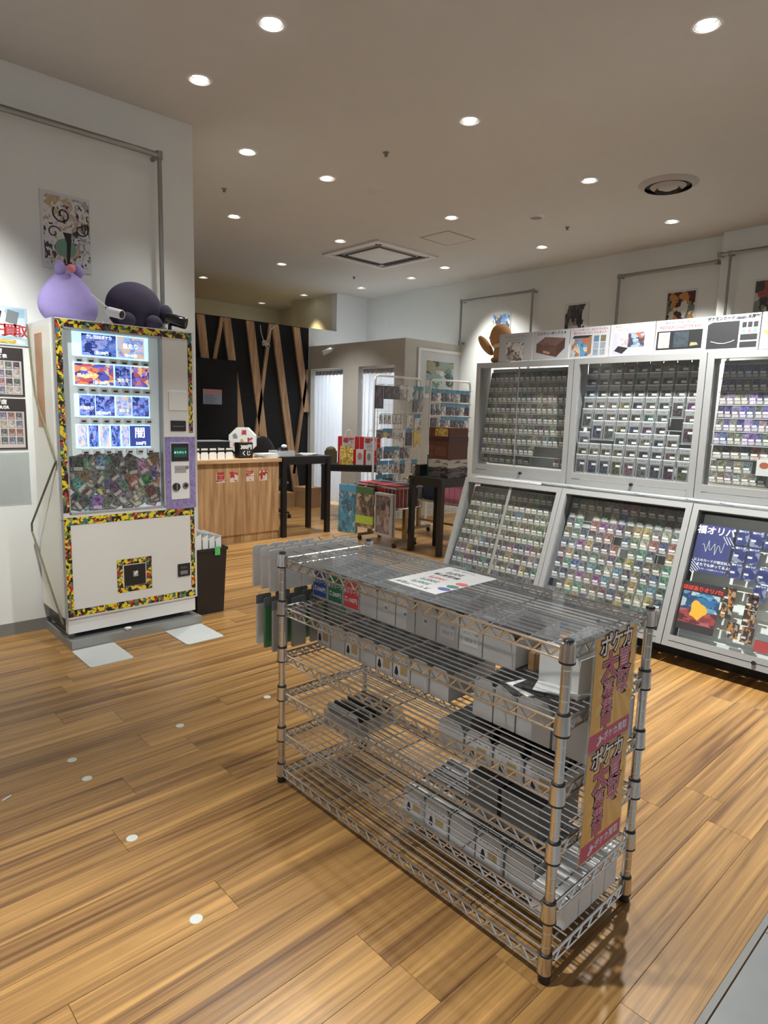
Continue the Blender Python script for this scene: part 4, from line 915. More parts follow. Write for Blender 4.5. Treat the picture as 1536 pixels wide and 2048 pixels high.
for i in range(5):
    x = 3.055+.094*i
    t = thing('box_dispenser', 'white fronted card box on the counter, %s from the black price box' % on[4-i], 'box', (x, 6.06, CT), 'white card boxes on the counter')
    MB().m('white').prism([(-.043, 0), (.043, 0), (.043, .055), (.03, .072), (-.03, .072), (-.043, .055)], 0, .003, FR((0, 0, 0), *FACE_Y)).build('front', t)
    MB().m('blackplastic').box(-.043, .043, .0, .16, 0, .09).build('body', t)
    MB().m('whitematte').box(-.036, .036, -.002, .0, .092, .112).m('blackplastic').box(-.04, .04, 0, .004, .09, .116).build('title_strip', t)
t = boxt('price_box', 'black box sign reading 300 yen lottery on the counter', 'sign', 3.545, 3.707, 6.045, 6.145, CT, CT+.168, 'blackplastic', False)
text(t, '300円', 0, 0, .048, 'whiteink', T=FR((0, -.0505, .118), *FACE_Y), bold=.05); text(t, 'くじ', 0, 0, .048, 'whiteink', T=FR((0, -.0505, .052), *FACE_Y), bold=.03)
# lottery drum
dr = thing('lottery_drum', 'white octagonal lottery drum with red characters on the counter', 'drum', (3.76, 6.34, CT))
dn = Vector((-.62, -.78, 0)).normalized(); T = FR((0, 0, .175), (0.78, -.62, 0), (0, 0, 1))
octo = [(.155*math.cos(math.pi/8+math.pi/4*i), .155*math.sin(math.pi/8+math.pi/4*i)) for i in range(8)]
MB().m('white').prism(octo, -.07, .07, T).build('drum_body', dr)
for i, ch in enumerate('運試抽選会'):
    a = math.pi/2-.25-2*math.pi*i/5; text(dr, ch, .088*math.cos(a), .088*math.sin(a), .052, 'redink' if i != 4 else 'greyink', T=T @ Matrix.Translation((0, 0, .0705)), bold=.04)
MB().m('gold').prism([(.02*math.cos(2*math.pi*i/14), .02*math.sin(2*math.pi*i/14)) for i in range(14)], .07, .078, T).build('hub', dr)
MB().m('white').box(-.10, .10, -.07, .07, 0, .025).build('stand', dr)
t = thing('cash_tray', 'low black drawer unit on the counter behind the card boxes', 'tray', (3.33, 6.36, CT)); MB().m('blackplastic').box(-.21, .21, -.12, .12, 0, .17).build('body', t); MB().m('greyink').box(-.215, .215, -.125, .125, .17, .178).build('lid', t); MB().m('alu').box(.07, .09, -.124, -.12, .04, .11).build('latch', t)
for i in range(3):
    o = MB().m('whitematte').obox(Matrix.Rotation(.1*i-.1, 4, 'Z'), -.105, .105, -.085, .085, 0, .012+.004*i).build('paper_stack'); o.location = (3.87+.02*(i % 2), 6.05, CT+(0, .0122, .0284)[i]); tag(o, '%s bundle of white papers at the counter end' % ['bottom', 'middle', 'top'][i], 'papers', 'paper bundles on the counter end')
o = MB().m('whitematte').box(-.10, .10, -.10, .10, 0, .006).build('counter_sheet'); o.location = (2.97, 6.36, CT); tag(o, 'white sheets lying behind the card boxes on the counter', 'papers')

# ================================================================== BLACK TABLES
def table(label, x0, x1, y0, y1, h, leg=.052, M_=None, top=.03):
    t = thing('black_table', label, 'table', M_ or (x0, y0, 0)); w_, d_ = x1-x0, y1-y0
    MB().m('black').box(0, w_, 0, d_, h-top, h).build('tabletop', t)
    MB().m('black').box(leg, w_-leg, .012, .03, h-.09, h-top).box(leg, w_-leg, d_-.03, d_-.012, h-.09, h-top).box(.012, .03, leg, d_-leg, h-.09, h-top).box(w_-.03, w_-.012, leg, d_-leg, h-.09, h-top).build('apron', t)
    for x in (.005, w_-.005-leg):
        for y in (.005, d_-.005-leg): MB().m('black').box(x, x+leg, y, y+leg, 0, h-top).build('leg', t)
    return t
table('narrow black table standing beside the oak counter', 4.014, 4.69, 5.925, 6.36, .905)
table('low black table holding the tall box stack beside the showcases', 4.715, 5.16, 4.21, 4.67, .785, .05)
Td = Matrix.Translation((5.13, 6.70, 0)) @ Matrix.Rotation(math.radians(-43.2), 4, 'Z')
table('black table carrying the red lucky bags before the taupe booth', 0, .80, 0, .42, .735, .05, Td)
# goods on the narrow table
o = thing('utensil_tray', 'pale tray heaped with black pens and gadgets at the counter end of the narrow table', 'tray', (4.13, 6.12, .905))
MB().m('bin').box(-.11, .11, -.10, .10, 0, .004).box(-.11, -.106, -.1, .1, .004, .06).box(.106, .11, -.1, .1, .004, .06).box(-.106, .106, -.1, -.096, .004, .06).box(-.106, .106, .096, .1, .004, .06).build('tray_body', o)
mb = MB().m('blackplastic')
for k in range(14): a = U(0, 3); x, y = U(-.06, .06), U(-.05, .05); mb.rod((x-.05*math.cos(a), y-.04*math.sin(a), U(.03, .08)), (x+.05*math.cos(a), y+.04*math.sin(a), U(.03, .09)), .008, 6)
tag(mb.build('gadgets', o), kind='stuff')
MB().m('white').blob((.03, .0, .105), (.035, .03, .022), 14, 8).build('white_cap', o, True)
for i in range(3):
    o = MB().m('whitematte').obox(Matrix.Rotation(.4*i, 4, 'Z'), -.07, .07, -.10, .10, 0, .006).build('paper_stack'); o.location = (4.47+.02*i, 6.14, .905+.0065*i); tag(o, '%s loose sheet lying on the narrow black table' % ['bottom', 'middle', 'top'][i], 'papers', 'sheets on the narrow table')

# lucky bags on the diagonal table
def on_td(x, y, z=0.735, rz=0): return Td @ Matrix.Translation((x, y, z)) @ Matrix.Rotation(rz, 4, 'Z')
for i, (x, lb) in enumerate(((.34, 'red paper lucky bag beside the curtain doorway'), (.63, 'red paper lucky bag next to the white rack post'))):
    t = thing('paper_bag', lb, 'bag', on_td(x, .27), 'red lucky bags on the table')
    MB().m('red').box(-.14, .14, -.05, .05, 0, .36).build('bag_body', t)
    F_ = FR((0, -.0505, 0), *FACE_Y)
    MB().m('whitematte').obox(F_, -.085, .085, .19, .36, 0, .001).build('white_label', t)
    text(t, '福袋', 0, .305, .065, 'redink', T=F_ @ Matrix.Translation((0, 0, .001)), bold=.04); text(t, '20万', 0, .235, .042, 'greyink', T=F_ @ Matrix.Translation((0, 0, .001)), bold=.01)
    if i: text(t, '大\n福\n袋', .115, .10, .035, 'whiteink', T=F_, bold=.03)
    mb = MB().m('white')
    mb.path([(.045*math.cos(a), -.03, .355+.095*math.sin(a)) for a in [math.pi*k/10 for k in range(11)]], .005, 6); mb.build('handle', t, True)
for i, (x, mt, hh, lb) in enumerate(((.27, 'whitematte', .19, 'small white price bag furthest towards the curtain'), (.33, 'gold', .24, 'glittering gold bag before the red bags'), (.50, 'whitematte', .20, 'white bag with a red round print beside the gold bag'), (.62, 'whitematte', .19, 'narrow white bag with a grey print before the second red bag'))):
    t = thing('small_bag', lb, 'bag', on_td(x, .10 if i != 1 else .05), 'small bags before the lucky bags')
    wd = (.035, .085, .05, .04)[i]
    MB().m(mt).prism([(-wd, 0), (wd, 0), (wd, hh), (-wd, hh)], -.012, .012, FR((0, 0, 0), *FACE_Y)).build('bag_body', t)
    if i != 1: MB().m(P('rose stain print', (.45, .18, .16), .6) if i < 3 else 'greyink').prism([(.6*wd*math.cos(a), hh*.55+.05*math.sin(a)) for a in [2*math.pi*k/12 for k in range(12)]], .012, .0128, FR((0, 0, 0), *FACE_Y)).build('round_print', t)
t = thing('dark_parcel', 'dark olive wrapped parcel behind the small bags on the table', 'parcel', on_td(.10, .30)); MB().m(P('olive wrap', (.09, .07, .03), .7)).box(-.08, .08, -.06, .06, 0, .16).blob((0, 0, .17), (.07, .05, .05), 12, 8).build('wrap', t)

# office chair and cartons in the shade behind the tables
ch = thing('office_chair', 'black office chair half hidden behind the narrow black table', 'chair', (4.72, 7.25, 0))
for k in range(5):
    a = 2*math.pi*k/5+.3; lg = MB().m('blackplastic').rod((0, 0, .10), (.26*math.cos(a), .26*math.sin(a), .07), .022, 8, .014).build('base_arm', ch, True)
    MB().m('blackplastic').rod((.26*math.cos(a)-.012, .26*math.sin(a), .028), (.26*math.cos(a)+.012, .26*math.sin(a), .028), .028, 12).build('caster', lg, True)
MB().m('steel').rod((0, 0, .09), (0, 0, .42), .025, 12).build('gas_lift', ch, True)
MB().m('black').blob((0, 0, .46), (.24, .24, .05), 20, 10).build('seat', ch, True)
MB().m('black').blob((.0, .23, .80), (.22, .045, .27), 20, 12).build('backrest', ch, True); MB().m('blackplastic').rod((0, .12, .44), (0, .24, .62), .02, 8).build('back_bar', ch, True)
for i, (x, y, a, b, h_) in enumerate(((5.35, 7.95, .16, .14, .22), (5.68, 7.75, .13, .16, .30), (4.98, 8.10, .12, .10, .15))):
    boxt('cardboard_box', ['open carton under the tables by the black wall', 'taller carton under the tables nearest the curtains', 'small carton at the foot of the black wall'][i], 'box', x-a, x+a, y-b, y+b, 0, h_, 'card_board', True, 'cartons on the floor', .15*i)

# booth curtains
def curtain(name, label, y0, y1, z0, z1, n):
    t = thing(name, label, 'curtain', (6.175, (y0+y1)/2, 0)); w_ = (y1-y0)
    def cloth(mat, za, zb, amp, nm, x=0):
        mb = MB().m(mat); N = n*10; vs = []; rows_ = 5
        for j in range(rows_+1):
            zz = za+(zb-za)*j/rows_; f = 1-.35*j/rows_
            for i in range(N+1): u = i/N; vs.append((x-amp*f*(math.sin(2*math.pi*n*u)+.3*math.sin(4*math.pi*n*u+1+.4*j)), -w_/2+w_*u, zz))
        mb.add(vs, [(j*(N+1)+i, j*(N+1)+i+1, (j+1)*(N+1)+i+1, (j+1)*(N+1)+i) for j in range(rows_) for i in range(N)])
        return mb.build(nm, t, True)
    cloth('curtain', z0, z1-.09, .022, 'drape'); cloth('curtainhead', z1-.09, z1-.02, .016, 'heading')
    MB().m('white').box(-.012, .012, -w_/2, w_/2, z1-.018, z1).build('curtain_track', t)
    return t
curtain('booth_curtain', 'white pleated curtain in the booth doorway nearest the black wall', 7.468, 8.238, .05, 2.055, 9)
curtain('booth_curtain', 'white pleated curtain in the booth doorway behind the goods rack', 6.382, 7.108, .05, 2.055, 8)
bullet_cam('security_camera', 'white bullet camera mounted high on the taupe booth', (6.01, 7.74, 2.295), (-.75, .35, -.38), .15, .035, 'white', [(.06, -.02, .03), (.079, -.02, .035)])
t = bullet_cam('security_camera', 'small white camera hanging from a cable on the timber wall', (5.25, 8.20, 2.36), (.3, -.7, -.6), .12, .032, 'white', [(0, .05, .0), (0, .058, .0)])
MB().m('white').path([(-.02, .02, .03), (-.05, .05, .16), (-.06, .055, .26)], .006, 6).path([(.02, .03, .02), (.12, .052, .22), (.22, .056, .30)], .005, 6).build('cable', t, True)
# framed picture on the booth
pf = thing('framed_picture', 'white framed teal picture hanging on the taupe booth', 'picture', FR((6.79, 6.180, 1.97), *FACE_Y))
for p in ((-.46, .46, .29, .33), (-.46, .46, -.33, -.29), (-.46, -.42, -.29, .29), (.42, .46, -.29, .29)): panel('frame_bar', pf, *p, 0, .022, 'white')
panel('mount_board', pf, -.42, .42, -.29, .29, 0, .008, 'whitematte'); panel('art_print', pf, -.29, .27, -.27, .17, .008, .009, ART('teal art', [(.10, .20, .22), (.22, .32, .32), (.30, .28, .18), (.05, .08, .09), (.40, .46, .44), (.14, .18, .12)], 4, .8, .6, 0, .5))
MB().m('whitematte').prism([(.02+.05*math.cos(a), .01+.035*math.sin(a)) for a in [2*math.pi*k/16 for k in range(16)]], .009, .0095).build('white_blot', pf)

# ================================================================== GOODS RACKS
pack_cols = [(.03, .02, .04), (.10, .08, .10), (.20, .20, .22), (.32, .30, .28), (.10, .16, .24), (.28, .20, .16), (.42, .42, .40), (.06, .07, .10), (.30, .28, .12)]
blueh = P('blue header card', (.06, .22, .36), .5)
packmat = ART('pack prints', [(.04, .04, .05), (.18, .17, .18), (.36, .34, .32), (.10, .14, .20), (.26, .16, .12), (.07, .05, .08), (.45, .44, .42)], 2.6, .5, .25, 0, .5)
packdark = ART('dark pack prints', [(.015, .008, .018), (.03, .015, .03), (.09, .04, .07), (.02, .01, .02)], 3, .5, .25)
packyel = ART('yellow pack prints', [(.55, .42, .08), (.42, .32, .10), (.60, .55, .40)], 2, .5, .3)
packpale = ART('pale pack prints', [(.50, .50, .48), (.42, .44, .44), (.20, .14, .13), (.55, .56, .55)], 3, .5, .25)
def rack(label, x0, x1, y, ztop, cols, rows_):
    t = thing('mesh_rack', label, 'rack', (x0, y, 0)); w_ = x1-x0; r = .013
    arc = [(r, 0, 0), (r, 0, ztop-.05), (r+.015, 0, ztop-.012), (r+.05, 0, ztop), (w_-.05-r, 0, ztop), (w_-.015-r, 0, ztop-.012), (w_-r, 0, ztop-.05), (w_-r, 0, 0)]
    MB().m('white').path(arc, r, 10).build('frame_tube', t, True)
    mb = MB().m('white')
    for k in range(1, 13): mb.rod((w_*k/13, 0, .12), (w_*k/13, 0, ztop-.10), .0022, 4, cap=False)
    for k in range(22): z = .12+(ztop-.22)*k/21; mb.rod((r, 0, z), (w_-r, 0, z), .0022, 4, cap=False)
    tag(mb.build('mesh_grid', t), kind='stuff')
    for s in (r, w_-r): MB().m('white').box(s-.015, s+.015, -.18, .10, 0, .03).build('foot', t)
    return t
R1 = (5.13, 5.93, 5.70); R2x0, R2x1, R2y = 5.99, 6.79, 5.62
rack('white mesh goods rack by the lucky bags', R1[0], R1[1], R1[2], 1.85, 6, 8)
rack('white mesh goods rack under the framed picture', R2x0, R2x1, R2y, 1.85, 6, 8)
_hp = {}
hidx = 0
def hang(x, y, ztop, wd, ln, mat, header, label, group):
    k = (round(wd, 3), round(ln, 3), mat.name, header)
    if k not in _hp:
        b_ = MB().m(mat).box(-wd/2, wd/2, -.02, -.006, -ln, -.03 if header else 0).mesh('pack_body')
        h_ = MB().m(blueh if header == 'b' else 'whitematte').box(-wd/2, wd/2, -.016, -.010, -.03, .018).mesh('header_card') if header else None
        _hp[k] = (b_, h_)
    t = thing('hanging_pack', label, 'pack', (x, y, ztop), group)
    for nm, me in zip(('pack_body', 'header_card'), _hp[k]):
        if me: o = bpy.data.objects.new(nm, me); COL.objects.link(o); o.parent = t
    hk_ = bpy.data.objects.new('hook', _hook); COL.objects.link(hk_); hk_.parent = t
    return t
_hook = MB().m('chrome').rod((0, 0, .008), (0, -.10, .012), .003, 5).mesh('hook')
cn = lambda m_: {packdark.name: 'dark plum', packmat.name: 'mixed print', packyel.name: 'yellow', packpale.name: 'pale'}[m_.name]
rowsdef1 = [ # z top, list of (dx, width, length, mat, header)
 (1.735, [(.06, .13, .27, packdark, None), (.20, .12, .155, packdark, None), (.32, .115, .155, packdark, None), (.45, .11, .16, packmat, 'w'), (.57, .11, .17, packpale, 'w'), (.68, .10, .30, packmat, 'b'), (.768, .065, .29, packmat, 'b')]),
 (1.395, [(.10, .045, .11, packpale, None), (.17, .045, .11, packpale, None), (.235, .045, .11, packpale, None), (.305, .045, .11, packpale, None), (.37, .045, .11, packpale, None), (.44, .035, .11, packpale, None), (.57, .09, .13, packpale, None), (.715, .11, .17, packpale, 'b')]),
 (1.215, [(.08, .09, .10, packmat, None), (.17, .07, .09, packyel, 'b'), (.25, .08, .10, packmat, 'b'), (.35, .08, .11, packpale, 'w'), (.46, .09, .14, packpale, 'w'), (.575, .10, .19, packdark, 'b'), (.72, .12, .21, packyel, None)]),
 (1.00, [(.09, .09, .13, packmat, None), (.20, .09, .13, packmat, 'b'), (.29, .085, .13, packmat, 'b'), (.375, .075, .13, packpale, 'b'), (.47, .08, .14, packmat, None), (.55, .08, .13, packmat, None)]),
 (.83, [(.10, .09, .13, packpale, 'b'), (.19, .085, .13, packpale, 'b'), (.29, .08, .14, packpale, 'b'), (.38, .07, .14, packmat, None), (.48, .08, .15, packmat, 'b'), (.69, .10, .15, packmat, 'b')]),
 (.665, [(.09, .09, .13, packmat, 'b'), (.18, .085, .13, packmat, 'b'), (.275, .085, .13, packmat, 'b'), (.37, .08, .18, packpale, None)])]
rown = ['top', 'second', 'third', 'fourth', 'fifth', 'sixth']
for ri, (z, its) in enumerate(rowsdef1):
    for i, (dx, wd, ln, mt, hd) in enumerate(its):
        hang(R1[0]+dx, R1[2]-.012, z, wd, ln, mt, hd, '%s pack, %s along the %s row of the rack by the lucky bags' % (cn(mt), on[i], rown[ri]), 'packs on the rack by the lucky bags')
for ri, z in enumerate((1.715, 1.545, 1.375, 1.20)):
    for i in range(8):
        mt = (packmat, packmat, packdark, packpale)[(i*3+ri*5) % 4]
        hang(R2x0+.06+.092*i, R2y-.012, z, .082, .135, mt, 'b' if (i > 1 or ri == 0) else None, '%s pack, %s along the %s row of the rack under the picture' % (cn(mt), on[i], rown[ri]), 'packs on the rack under the picture')

# tall box stack on the low table
def prints(nm, cols): return ART(nm, cols, 3.5, .6, .5)
TZ = .785
t = boxt('game_box', 'dark lowest box of the stack on the low table', 'box', 4.83, 5.13, 4.24, 4.50, TZ, TZ+.10, prints('dark box art', [(.01, .01, .02), (.05, .03, .04), (.16, .13, .14)]), True, 'stacked boxes on the low table')
boxt('game_box', 'white box with black symbols in the stack on the low table', 'box', 4.82, 5.12, 4.235, 4.50, TZ+.101, TZ+.185, prints('white symbol box', [(.55, .54, .53), (.58, .57, .56), (.52, .51, .5), (.12, .12, .13)]), True, 'stacked boxes on the low table')
bb = P('brown chest box', (.11, .035, .022), .6, var=.25, vs=30)
b_ = boxt('game_box', 'large brown chest box in the stack on the low table', 'box', 4.82, 5.12, 4.24, 4.50, TZ+.186, TZ+.36, bb, True, 'stacked boxes on the low table')
F_ = FR((-.1516, 0, .09), *FACE_X); MB().m(P('brown emboss', (.16, .06, .035), .5)).obox(F_, -.05, .11, -.055, .035, 0, .002).prism([(-.09+.03*math.cos(a), .02+.03*math.sin(a)) for a in [2*math.pi*k/14 for k in range(14)]], 0, .002, F_).prism([(-.09+.03*math.cos(a), -.045+.03*math.sin(a)) for a in [2*math.pi*k/14 for k in range(14)]], 0, .002, F_).build('embossed_print', b_)
boxt('game_box', 'dark red box second from the top of the low table stack', 'box', 4.82, 5.12, 4.235, 4.505, TZ+.361, TZ+.41, P('maroon box', (.06, .012, .012), .5), False, 'stacked boxes on the low table')
boxt('game_box', 'brown box with a gold front on top of the low table stack', 'box', 4.82, 5.11, 4.235, 4.505, TZ+.411, TZ+.50, bb, False, 'stacked boxes on the low table')
o = MB().m('gold').box(-.001, 0, -.12, .05, .005, .082).build('gold_front', bpy.data.objects['game_box.004']); o.location = (-.1455, 0, 0)
boxt('green_box', 'green and black upright box beside the brown stack', 'box', 4.86, 5.05, 4.52, 4.555, TZ, TZ+.22, P('green box', (.015, .16, .10), .5), False)
boxt('black_box', 'black upright box wedged between the green box and the stack', 'box', 4.88, 5.10, 4.508, 4.519, TZ, TZ+.21, 'blackplastic', False)
boxt('game_box', 'small black box at the free corner of the low table', 'box', 4.76, 4.95, 4.560, 4.625, TZ, TZ+.115, 'blackplastic', True)
boxt('game_box', 'small pale printed box at the very end of the low table', 'box', 4.76, 4.92, 4.627, 4.665, TZ, TZ+.105, prints('pale print box', [(.40, .38, .30), (.50, .50, .46), (.12, .10, .09)]), True)

# wire wagons with goods
def wagon(label, x0, x1, y0, y1, zt, zb):
    t = thing('wire_wagon', label, 'wagon', (x0, y0, 0)); w_, d_ = x1-x0, y1-y0; r = .010
    MB().m('chromepost').path([(0, 0, zt), (w_, 0, zt), (w_, d_, zt), (0, d_, zt), (0, 0, zt)], r, 8).build('top_rim', t, True)
    MB().m('chromepost').path([(0, 0, zb), (w_, 0, zb), (w_, d_, zb), (0, d_, zb), (0, 0, zb)], r*.8, 8).build('bottom_rim', t, True)
    mb = MB().m('chrome')
    for k in range(1, 12): y = d_*k/12; mb.path([(0, y, zt), (0, y, zb), (w_, y, zb), (w_, y, zt)], .0025, 4)
    for k in range(0, 8): x = w_*k/7; mb.path([(x, 0, zt), (x, 0, zb), (x, d_, zb), (x, d_, zt)], .0025, 4)
    mb.build('wire_basket', t)
    tan_ = P('bronzed tube', (.26, .20, .12), .3, .7)
    for y in (.05, d_-.05):
        MB().m(tan_).box(w_/2-.02, w_/2+.02, y-.02, y+.02, .07, zb).build('leg', t)
        f_ = MB().m(tan_).box(.03, w_-.03, y-.015, y+.015, .05, .08).build('foot_bar', t)
        for x in (.05, w_-.05): MB().m('blackplastic').rod((x-.012, y, .025), (x+.012, y, .025), .025, 12).build('caster', f_, True)
    MB().m(tan_).box(w_/2-.012, w_/2+.012, .06, d_-.06, .16, .18).build('stretcher', t)
    return t
wagon('chrome wire wagon hung with big goods bags', 4.62, 5.02, 4.76, 5.42, .64, .42)
wagon('second chrome wire wagon holding a pink box', 5.32, 5.78, 4.40, 5.36, .66, .44)
maroon = P('maroon pack', (.16, .015, .02), .45); navyp = P('navy pack', (.02, .03, .06), .4)
gi = 0
for i in range(4):
    boxt('goods_box', '%s crimson box lying in the wagon with the goods bags' % on[i], 'box', 4.65, 4.83, 4.80+.15*i, 4.93+.15*i, .427, .66, (maroon, P('crimson pack', (.35, .03, .04), .45))[i % 2], True, 'boxes in the near wagon')
    boxt('goods_box', '%s dark box at the back of the wagon with the goods bags' % on[i], 'box', 4.84, 4.99, 4.80+.15*i, 4.93+.15*i, .427, .665, (navyp, greybox)[i % 2], True, 'boxes in the near wagon')
boxt('goods_box', 'pink flat box in the second wagon', 'box', 5.36, 5.74, 4.44, 4.80, .447, .70, P('pink box', (.62, .22, .30), .45), True)
boxt('goods_box', 'navy box next to the pink one in the second wagon', 'box', 5.36, 5.74, 4.83, 5.06, .447, .69, navyp, True)
boxt('goods_box', 'grey box at the far end of the second wagon', 'box', 5.36, 5.74, 5.09, 5.32, .447, .68, greybox, True)
# large bags hung on the wagon's end and side
Mz = Matrix.Translation((4.49, 5.55, .60)) @ Matrix.Rotation(math.radians(-43), 4, 'Z')
for i, (dx, wd, ln, cols, lb) in enumerate(((-.15, .25, .50, [(.06, .20, .30), (.08, .26, .38), (.30, .34, .36), (.05, .12, .18)], 'blue goods bag with grey figures hung on the wagon end'), (.06, .265, .40, [(.06, .05, .05), (.22, .17, .14), (.38, .30, .22), (.10, .09, .08)], 'brown goods bag with green band hung on the wagon end'))):
    t = thing('goods_bag', lb, 'bag', Matrix.Translation((4.56, (5.455, 5.165)[i], .60)) @ Matrix.Rotation(math.radians((-74, -86)[i]), 4, 'Z'))
    h = wd/2
    MB().m(ART('goods bag art %d' % i, cols, 5, .8, .35)).prism([(-h*.9, -.05), (h*.9, -.05), (h, -ln), (h*.9, -ln-.02), (-h*.9, -ln-.02), (-h, -ln)], -.012, .012, FR((0, 0, 0), *FACE_Y)).build('bag_front', t)
    MB().m(P('blue bag band', (.08, .28, .46), .4) if i == 0 else P('dark green bag band', (.06, .14, .06), .4)).box(-h*.9, h*.9, -.013, .013, -.052, .02).build('header_band', t)
    if i: MB().m(P('lime band', (.36, .48, .06), .45)).box(-h*.99, h*.99, -.0135, .0135, -ln+.02, -ln+.11).build('lower_band', t)
    MB().m('chrome').rod((0, -.02, .024), (0, .022, .030), .004, 6).build('hook', t)
t = thing('picture_frame_stock', 'silver display frames of dark pictures hung on the wagon side', 'frame', FR((4.56, 4.86, .36), (-.06, -1, 0), (0, 0, 1)))
for k, z in enumerate((0, -.035)):
    f_ = MB().m('alu').box(-.14, .14, .20, .225, z, z+.02).box(-.14, .14, -.225, -.20, z, z+.02).box(-.14, -.115, -.20, .20, z, z+.02).box(.115, .14, -.20, .20, z, z+.02).build('frame_bar', t)
    MB().m(ART('frame art', [(.05, .05, .06), (.16, .13, .14), (.30, .27, .28), (.22, .16, .14)], 4, .7, .4)).box(-.115, .115, -.20, .20, z, z+.01).build('picture', f_)

# ================================================================== SHOWCASES
CW = .893
def showcase(label, Mx, w_, h_, dep, fr_=.035, sill=.06, back=None):
    t = thing('showcase', label, 'cabinet', Mx)
    MB().m(back or P('case inner back', (.42, .45, .44), .5, var=.05)).box(fr_, w_-fr_, sill, h_-fr_, -dep, -dep+.006).build('back_panel', t)
    MB().m('alu').box(0, .012, 0, h_, -dep, -.03).box(w_-.012, w_, 0, h_, -dep, -.03).box(.012, w_-.012, 0, .012, -dep, -.03).box(.012, w_-.012, h_-.012, h_, -dep, -.03).build('case_shell', t)
    MB().m('alu').box(0, fr_, 0, h_, -.03, 0).build('stile', t); MB().m('alu').box(w_-fr_, w_, 0, h_, -.03, 0).build('stile', t)
    MB().m('alu').box(fr_, w_-fr_, h_-fr_, h_, -.03, 0).build('top_rail', t)
    s_ = MB().m('alu').box(fr_, w_-fr_, 0, sill*.46, -.03, .004).box(fr_, w_-fr_, sill*.52, sill, -.03, 0).build('sill_rail', t)
    MB().m('blackplastic').rod((w_*.55, sill*.5, .0), (w_*.55, sill*.5, .016), .011, 14).build('lock', s_, True)
    MB().m('glass').quad((fr_, sill, -.014), (w_-fr_, sill, -.014), (w_-fr_, h_-fr_, -.014), (fr_, h_-fr_, -.014)).build('glass_pane', t)
    return t
FU = (0, -1, 0)
upL = Vector((.28, 0, .82)).normalized()
lowM = []
for i, y in enumerate((3.305, 2.425, 1.530)):
    w_ = (.875, .89, .90)[i]
    Mx = FR((3.705, y, .105), FU, upL); lowM.append((Mx, w_))
    showcase(['slanted lower showcase at the table end, crowded with small cards', 'slanted lower showcase in the middle, filled with colourful cards', 'slanted lower showcase with the two posters inside'][i], Mx, w_, .866, .12, .036, .07, M['case'] if i == 2 else None)
upM = []
for i, y in enumerate((3.330, 2.465, 1.575)):
    w_ = (.860, .885, .895)[i]
    Mx = FR((4.085, y, .945), FU, (0, 0, 1)); upM.append((Mx, w_))
    showcase(['upright upper showcase at the table end, rows of grey cards', 'upright upper showcase in the middle, holding slabbed cards', 'upright upper showcase with blue and violet card rows'][i], Mx, w_, .875, .17, .04, .085)
st = thing('showcase_stand', 'black stand and steel shelf carrying the showcases', 'stand', (3.86, 0, 0))
struct('trim_3', MB().m('blackplastic').box(3.88, 3.95, .63, 3.29, 0, .088))
MB().m('steel').box(.26, .62, .63, 3.30, .905, .925).build('shelf_plate', st)
MB().m('blackplastic').box(.27, .60, .66, 3.27, 0, .90).build('base_cabinet', st)
MB().m('alu').rod((.20, 3.26, .934), (.20, .66, .934), .010, 8).build('front_tube', st, True)
t = thing('slim_light_box', 'thin white tray lying between the upper and lower showcases', 'tray', (4.010, 2.93, .927)); MB().m('white').box(-.018, .018, -.30, .30, 0, .012).build('tray_body', t); MB().m('alu').box(-.019, .019, .28, .30, .012, .014).build('end_cap', t)
for k, y in enumerate((2.44, 1.95, 1.62, 1.42)):
    o = MB().m('greyink').path([(0, 0, 0), (-.03, -.05, .004), (-.055, -.04, .002), (-.06, -.11, .001)], .0035, 5).build('cable'); o.location = (4.06, y, .9345); tag(o, '%s thin grey cable lying between the showcases, counted from the table end' % on[k], 'cable', 'cables between the showcases')

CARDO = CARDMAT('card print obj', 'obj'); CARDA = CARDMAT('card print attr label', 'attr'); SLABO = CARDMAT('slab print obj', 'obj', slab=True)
def cardmesh(nm, w_, h_, mat, th=.002):
    mb = MB().m(mat).add([(-w_/2, 0, th), (w_/2, 0, th), (w_/2, h_, th), (-w_/2, h_, th)], [(0, 1, 2, 3)], [[(0, 0), (1, 0), (1, 1), (0, 1)]])
    mb.m('bin').add([(-w_/2, 0, 0), (w_/2, 0, 0), (w_/2, h_, 0), (-w_/2, h_, 0), (-w_/2, 0, th), (w_/2, 0, th), (w_/2, h_, th), (-w_/2, h_, th)], [(3, 2, 1, 0), (0, 1, 5, 4), (1, 2, 6, 5), (2, 3, 7, 6), (3, 0, 4, 7)])
    return mb.mesh(nm)
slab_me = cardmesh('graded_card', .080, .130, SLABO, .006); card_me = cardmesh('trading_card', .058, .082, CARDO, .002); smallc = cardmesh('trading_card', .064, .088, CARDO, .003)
hues = [(.10, .10, .11), (.13, .12, .11), (.16, .15, .14), (.08, .10, .13), (.14, .11, .09), (.20, .19, .17)]
def tintof(kind):
    g = R()
    if kind == 'grey': b = random.choice(hues); return tuple(c*U(.7, 1.3) for c in b)
    if kind == 'mix':
        if g < .55: return tintof('grey')
        return random.choice([(.05, .14, .28), (.28, .07, .10), (.30, .22, .07), (.08, .20, .12), (.20, .09, .25), (.30, .16, .08), (.10, .22, .24), (.32, .30, .24)])
    if kind == 'olive': b = random.choice([(.16, .15, .10), (.20, .19, .13), (.12, .11, .08), (.15, .16, .15)]); return tuple(c*U(.7, 1.25) for c in b)
    if kind == 'blue': b = random.choice([(.05, .08, .22), (.08, .07, .20), (.03, .05, .12), (.14, .12, .26), (.06, .12, .22)]); return tuple(c*U(.6, 1.3) for c in b)
